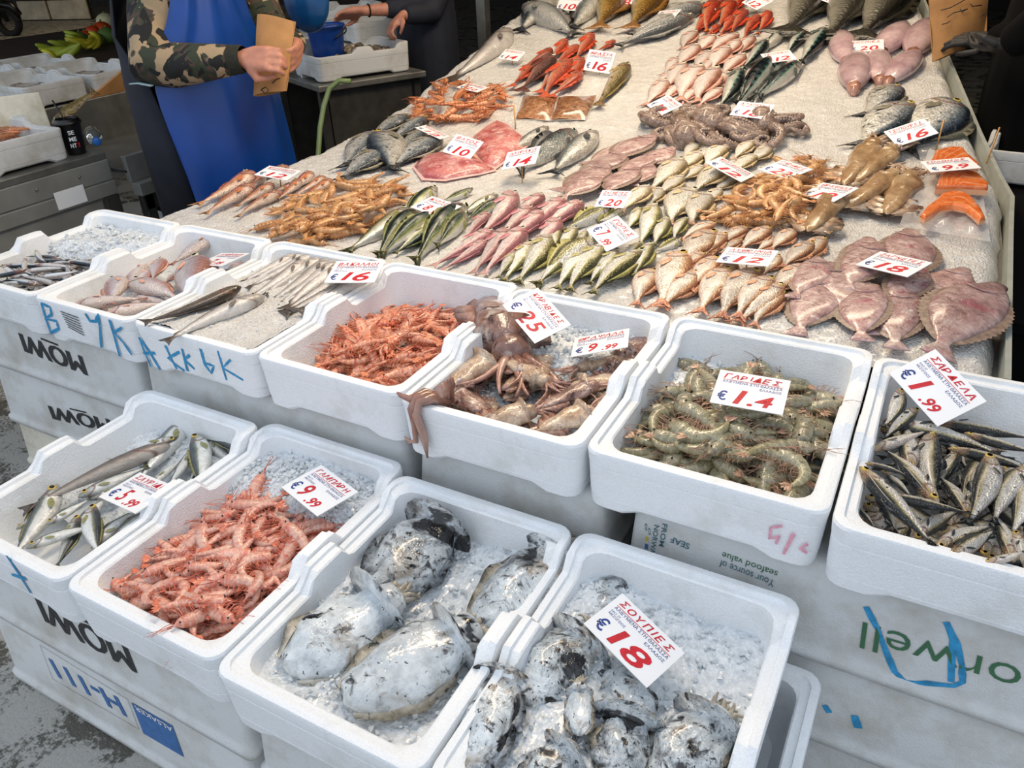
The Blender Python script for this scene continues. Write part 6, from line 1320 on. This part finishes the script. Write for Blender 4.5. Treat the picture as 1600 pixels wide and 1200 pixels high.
paper_bag('paper_bag', [(1449,-30),(1546,-45),(1540,62),(1457,97)], 3.22, .03, 'brown paper bag with ink drawing held by the gloved hand', [[(1470,16),(1485,12),(1498,5),(1512,-3)], [(1480,27),(1490,20),(1502,17),(1512,14)], [(1500,14),(1504,19),(1509,15)], [(1516,6),(1520,10),(1534,8)], [(1472,38),(1480,36),(1484,33)], [(1532,25),(1538,23)]])
q = on_z(1560, 300, .60); b = fish_box(q.x-.12, q.y, .60+.13, .36, .42, .13, 'white fish box with pink fish beyond the right rail', rz=-.12, mat=M_EPS2); b.location = on_z(1520, 287, .603); 
for k in range(3):
    c = b.matrix_basis @ Vector((.12+.08*k, .2, .115)); o = lay(K['gurnard'], c+Vector((-.12,.05,0)), c+Vector((.12,.0,0)), UP, 1); tag(o, ['pink fish at left','pink fish in the middle','pink fish at right'][k]+' of the box beyond the rail', 'fish', 'pink fish beyond the rail')
bench = MB().box((.70, 1.15, 0), (1.6, 2.52, .57)).obj('dark_filler', M_BLACKC, None, False); bevel(bench, .01); MB().box((.69,1.14,.57), (1.62,2.53,.60)).obj('top', M_BLACKC, bench, False); tag(bench, 'low black cabinet added to blacken the gap right of the stall', 'filler')  # invented block: hides the lit floor behind black, also carries the fish box

# ---------------------------------------------------------------- tables on the left
tb = empty('steel_table', (-3.3, .5, 0))
def tpart(a, b, nm, m, root=tb, bev=.004):
    o = MB().box(tuple(Vector(a)-root.location), tuple(Vector(b)-root.location)).obj(nm, m, root, False); bevel(o, bev); return o
tpart((-3.75,-.6,.69), (-2.86,1.16,.722), 'top', M_STEEL); tpart((-2.875,-.6,.60), (-2.855,1.16,.69), 'edge_band', M_STEELP); tpart((-2.87,-.6,.535), (-2.848,1.16,.597), 'edge_band', M_STEELP); tpart((-2.885,-.6,.05), (-2.865,1.08,.532), 'side_panel', M_STEELP)
tpart((-2.885,1.09,.0), (-2.85,1.16,.532), 'leg', M_STEELD); tpart((-3.74,1.09,0), (-3.70,1.15,.69), 'leg', M_STEELD); tpart((-3.7,1.13,.1), (-2.9,1.15,.69), 'side_panel', M_STEELP)
for k in range(7): q = MB(); q.ball((-2.85+3.3, -.2+.2*k-.5, .652), .006, 4, 6); q.obj('rivet', M_STEEL, tb)
tpart((-2.8465,.86,.545), (-2.8445,1.0,.62), 'paper_label', M_CARD, tb, .0005)
tag(tb, 'scuffed steel table at the left carrying the crayfish box', 'table')
lb1 = fish_box(0,0,.722+.13,.40,.56,.13,'white fish box of crayfish on the left steel table', rz=PI/2, mat=M_EPS2); lb1.location = (-2.90, .63, .722)
lb2 = fish_box(0,0,.722+.13,.40,.56,.13,'white fish box behind the crayfish box on the steel table', rz=PI/2, mat=M_EPS2); lb2.location = (-3.05, .90, .722)
lb2.location = (-3.47, .62, .722)
lcr = []
for k in range(26):
    p = Vector((-2.90-rnd.uniform(.08,.48),   .63+rnd.uniform(.06,.34), .722+.085+rnd.uniform(0,.04))); o = put_shrimp(SH['crab'], p, .12, rnd.uniform(0,6.28), rnd.uniform(-.4,.4)); lcr.append((o, p.x, p.y, 0))
zone_labels(lcr, 'crayfish in the', 'box on the left steel table', 'crayfish', 'crayfish on the left table')
for k, (y0_, lab) in enumerate(((.50,'dark fish hanging over the far box on the left table'),(.62,'silver fish in the far box on the left table'))):
    o = lay(K['bass'], Vector((-3.55-.1*k, y0_+.32, .90)), Vector((-3.72, y0_, .84)), UP, 1); tag(o, lab, 'fish')
wl = MB().box((-.012,-.13,-.12), (.012,.13,.12)).obj('polystyrene_board', M_EPS3, None, False); q = on_z(108, 225, .80); wl.location = (-3.22, 1.02, .845); wl.rotation_euler = (0, -.3, -.5); bevel(wl, .006); tag(wl, 'yellowed polystyrene board standing behind the black cup', 'board')
q = on_z(121, 240, .722); cp = MB(); cp.lathe([(.030,0),(.032,.002),(.044,.115),(.046,.117)], 24, cap=True); cp.obj
cu = cp.obj('coffee_cup', plain('black_paper_cup', '#101012', .45)); cu.location = (q.x, q.y, .722); cu.scale = (1.15,)*3
l = MB(); l.lathe([(.047,.112),(.049,.114),(.049,.122),(.044,.124),(.042,.132),(.036,.132),(.034,.128),(.005,.128)], 24); l.obj('lid', plain('black_lid', '#0c0c0d', .35), cu)
MB().tube([(.0,0,.10), (-.05,.0,.195)], .0035, 6).obj('straw', plain('black_straw', '#0a0a0a', .4), cu)
def cup_text(s, z0, z1, a0, wd, m):
    qv, f = text_fit(s, -wd, wd, z0, z1, .02); vd = math.atan2(CAMP.y-q.y, CAMP.x-q.x); V = []
    for x, y, z in qv: r = .0325+.012*y/.115+.0008; a = vd+a0+x/r; V.append((r*math.cos(a), r*math.sin(a), y))
    MB().add(V, f).obj('lettering', m, cu, False)
cup_text('SE', .078, .094, .0, .011, M_WHITEP); cup_text('ME', .054, .070, .0, .013, M_WHITEP); cup_text('NT', .030, .046, -.1, .011, M_WHITEP); cup_text('!', .030, .048, .42, .004, M_REDM)
tag(cu, 'black takeaway coffee cup with straw on the steel table corner', 'cup')
qb = on_z(143, 222, .76); bt = MB(); bt.lathe([(.02,0),(.034,.006),(.036,.03),(.033,.05),(.036,.07),(.036,.13),(.030,.16),(.014,.19),(.013,.20)], 18)
tpm = NT('clear_bottle'); MBT = tpm.out('#dfe8e4', .08, Transmission_Weight=.85, IOR=1.3)
o = bt.obj('water_bottle', MBT); o.matrix_world = Matrix.Translation((qb.x-.16, qb.y+.12, .762)) @ Matrix.Rotation(PI/2, 4, Vector((.6,1,0)).normalized()); MB().lathe([(.016,.195),(.018,.197),(.018,.215),(.015,.217)], 16).obj('cap', plain('blue_cap', '#1d63b8', .4), o); tag(o, 'clear plastic bottle with blue cap lying behind the cup', 'bottle')
# sink bench
t2 = empty('steel_sink_bench', (-3.1, 1.6, 0))
def t2p(a, b, nm, m): return tpart(a, b, nm, m, t2)
t2p((-3.5,1.24,.60), (-2.86,2.25,.62), 'basin_floor', M_STEEL); t2p((-3.52,1.24,.60), (-3.5,2.25,.83), 'back_splash', M_STEEL); t2p((-2.88,1.24,.56), (-2.85,2.25,.68), 'front_rim', M_STEELP); t2p((-2.86,1.24,.50), (-2.80,2.25,.56), 'front_shelf', M_STEELP); t2p((-2.86,1.26,.42), (-2.83,2.25,.495), 'lower_rail', M_STEELD)
for y in (1.27, 2.18): t2p((-2.88,y,0), (-2.83,y+.05,.5), 'leg', M_STEELD); t2p((-3.5,y,0), (-3.45,y+.05,.6), 'leg', M_STEELD)
br = MB().tube([(.24,-.3,.46), (.26,.25,.06)], .028, 4).obj('brace', M_STEELD, t2); tag(t2, 'steel sink bench beside the vendor', 'bench')
sm = stack_box(-3.35, -2.92, 1.66, 2.14, 0.0, .34, 'lettered white crate under the sink bench')
q, f = text_fit('MOWI', 0, .38, 0, .11, .02); MB().add([(p_[1]*0+.43+.002, .44-p_[0], .27-p_[1]) for p_ in q], f).obj('lettering', M_BLACKM, sm, False)
wf = lay(K['weever'], Vector((-3.25,1.2,.80)), Vector((-3.30,1.5,.90)), Vector((1,-.5,.6)), 1); tag(wf, 'pale fish propped behind the sink bench', 'fish')
cb = MB().box((-.2,-.008,-.14), (.2,.008,.14)).obj('cardboard_sheet', M_PAPER, None, False); cb.location = at_depth(196, 158, 4.3); cb.rotation_euler = (.3, -.5, 1.2); tag(cb, 'torn brown cardboard sheet leaning by the sink bench', 'cardboard')
# far table with boxes
t3 = empty('far_steel_table', (-4.8, 2.3, 0))
tpart((-5.7,1.55,.64), (-4.2,3.3,.69), 'top', M_STEEL, t3); tpart((-4.225,1.55,.52), (-4.195,3.3,.638), 'edge_band', M_STEELD, t3); tpart((-5.7,1.53,.52), (-4.23,1.55,.638), 'edge_band', M_STEELD, t3)
for x in (-5.68, -4.27):
    for y in (1.58, 3.2): tpart((x, y, 0), (x+.04, y+.04, .64), 'leg', M_STEELD, t3)
tag(t3, 'dark steel table carrying white fish boxes far left', 'table')
for k, (x, y, lab) in enumerate(((-4.27,1.72,'near'),(-4.27,2.16,'second'),(-4.85,1.78,'third'),(-4.85,2.22,'farthest'))):
    b = fish_box(0,0,.69+.13,.40,.56,.13, lab+' white fish box on the far left table', rz=PI/2, mat=M_EPS2); b.location = (x, y, .692)
    for j in range(2): o = lay(K['hake'], Vector((x-.12-.2*j, y+.1, .79)), Vector((x-.25-.12*j, y+.34, .78)), UP, 1); tag(o, ('left' if j else 'right')+' pale fish in the '+lab+' box on the far table', 'fish', 'fish on the far table')
# produce beyond
pt = empty('produce_stand', (-6.6, 3.9, 0)); tpart((-8.6,2.6,.62), (-5.75,6.4,.66), 'top', plain('dark_wood', '#3a2c20', .7, 0, .3, 6), pt)
for x in (-7.3, -5.9):
    for y in (2.7, 5.4): tpart((x, y, 0), (x+.06, y+.06, .62), 'leg', M_STEELD, pt)
tag(pt, 'dark produce stand far behind the fish tables', 'stand')
M_BAN = plain('banana_skin', '#b5b02c', .5, 0, .2, 6); M_BANG = plain('green_banana_skin', '#8d9c2c', .5, 0, .2, 6)
bme = [MB().tube([(.10*math.cos(a)-.10, 0, .10*math.sin(a)) for a in [-.9+1.8*j/8 for j in range(9)]], [.006,.012,.017,.019,.019,.019,.017,.012,.005], 6).mesh('banana', m) for m in (M_BAN, M_BANG)]
for (u, v, lab, m) in ((72,102,'yellow banana bunch with blue sticker nearest the fish boxes',0),(100,84,'greenish banana bunch behind the nearest bunch',1),(112,74,'small green banana bunch',1),(142,70,'bright yellow banana bunch right of the green ones',0),(126,66,'banana bunch at the back',1)):
    q = on_z(u, v, .72); r = empty('banana_bunch', q, rnd.uniform(0,3)); tag(r, lab, 'bananas', 'banana bunches')
    for k in range(6): o = link('banana', bme[m], r); o.location = (0, -.1+.04*k, .02+.01*(k % 2)); o.rotation_euler = (PI/2+.2*k-.5, 0, .15*k); o.scale = (1.6,)*3
M_TOM = plain('tomato_skin', '#b8431c', .35); M_LET = plain('lettuce_leaf', '#4d6a2c', .6, 0, .35, 8); M_CAU = plain('cauliflower', '#c9c49a', .7, 0, .2, 10)
for (u, v, r_, m, nm, lab) in ((146,50,.075,M_TOM,'tomato','red tomato at the left of the produce stand'),(134,56,.06,M_TOM,'tomato','small red tomato in front'),(160,46,.09,M_TOM,'pumpkin','orange pumpkin next to the vendor'),(168,56,.09,M_LET,'cabbage','green cabbage next to the vendor'),(126,62,.08,M_LET,'cabbage','dark green cabbage left of the bananas'),(165,33,.10,M_CAU,'cauliflower','cream cauliflower above the pumpkin'),(152,62,.07,M_LET,'cabbage','pale green cabbage between the bananas and tomatoes')):
    q = on_z(u, v, .66+r_*.8); b = MB(); b.ball((0,0,0), r_, 8, 12, (1,1,.85)); o = b.obj(nm, m); o.location = q; tag(o, lab, 'vegetable', 'vegetables on the produce stand')
    MB().tube([(0,0,r_*.8),(.01,0,r_*1.05)], [.012,.008], 6).obj('stalk', M_LET, o)
# far doors and scooter
e0, e1 = on_z(34, 33, 0), on_z(142, 31, 0); dv = (e1-e0); dn = dv.normalized(); pw = plain('weathered_white_paint', '#b5ad98', .7, 0, .25, 4)
for k, (a, b) in enumerate(((.0,.42),(.44,1.0))):
    r = empty('door_%d' % (k+1), e0+dv*a, math.atan2(dn.y, dn.x)); W_ = dv.length*(b-a)
    for j in range(5): bevel(MB().box((.01, 0, .02+.42*j), (W_-.01, .05, .42*j+.40)).obj('panel', pw, r, False), .01)
    MB().box((0,.05,0), (W_,.1,2.15)).obj('backing', plain('door_dark_gap', '#1c1814', .8), r, False); tag(r, 'pale panelled door at the far end of the hall', kind='structure')
hl = on_z(128, 45, 0); area_light('hall_lamp', (hl.x+1.5, hl.y-1.0, 3.1), (hl.x, hl.y, 0), (1.2, .4), 40, (1.0,.78,.5))
q = on_z(20, 56, 0); sc = empty('scooter', q, .35); bl = plain('black_scooter_plastic', '#0d0d0e', .35); 
tw = MB(); tw.tube([(.22*math.cos(a), 0, .25+.22*math.sin(a)) for a in [2*PI*j/20 for j in range(21)]], .065, 8, False).obj('front_wheel', plain('tyre', '#0a0a0a', .8), sc); 
t_ = MB(); t_.tube([(-1.15+.22*math.cos(a), 0, .25+.22*math.sin(a)) for a in [2*PI*j/20 for j in range(21)]], .065, 8, False).obj('rear_wheel', plain('tyre_rear', '#0a0a0a', .8), sc)
MB().tube([(.30,0,.36),(.18,0,.52),(0,0,.55),(-.15,0,.50)], [.05,.08,.08,.05], 8).obj('mudguard', bl, sc); MB().tube([(0,0,.25),(-.10,0,.7),(-.2,0,1.05)], [.04,.05,.05], 8).obj('fork', bl, sc)
MB().rings([[(x, w_, z) for x, w_, z in ((a-.04,-b,c),(a+.04,-b*.6,c),(a+.05,0,c),(a+.04,b*.6,c),(a-.04,b,c))] for a, b, c in ((-.2,.2,.3),(-.12,.24,.55),(-.16,.2,.8),(-.22,.15,1.0))]).obj('leg_shield', bl, sc)
MB().tube([(-.2,0,.32),(-.6,0,.30),(-.8,0,.5),(-1.2,0,.62)], [.12,.12,.17,.12], 8, True, 0, .7).obj('body_shell', bl, sc); MB().tube([(-.62,0,.74),(-.9,0,.78),(-1.3,0,.80)], [.10,.14,.09], 8, True, 0, .5).obj('seat', plain('seat_vinyl', '#141414', .5), sc); MB().tube([(-.2,-.33,1.1),(-.2,0,1.05),(-.2,.33,1.1)], .018, 6).obj('handlebar', bl, sc)
tag(sc, 'black scooter parked in the dark at the far left', 'scooter')
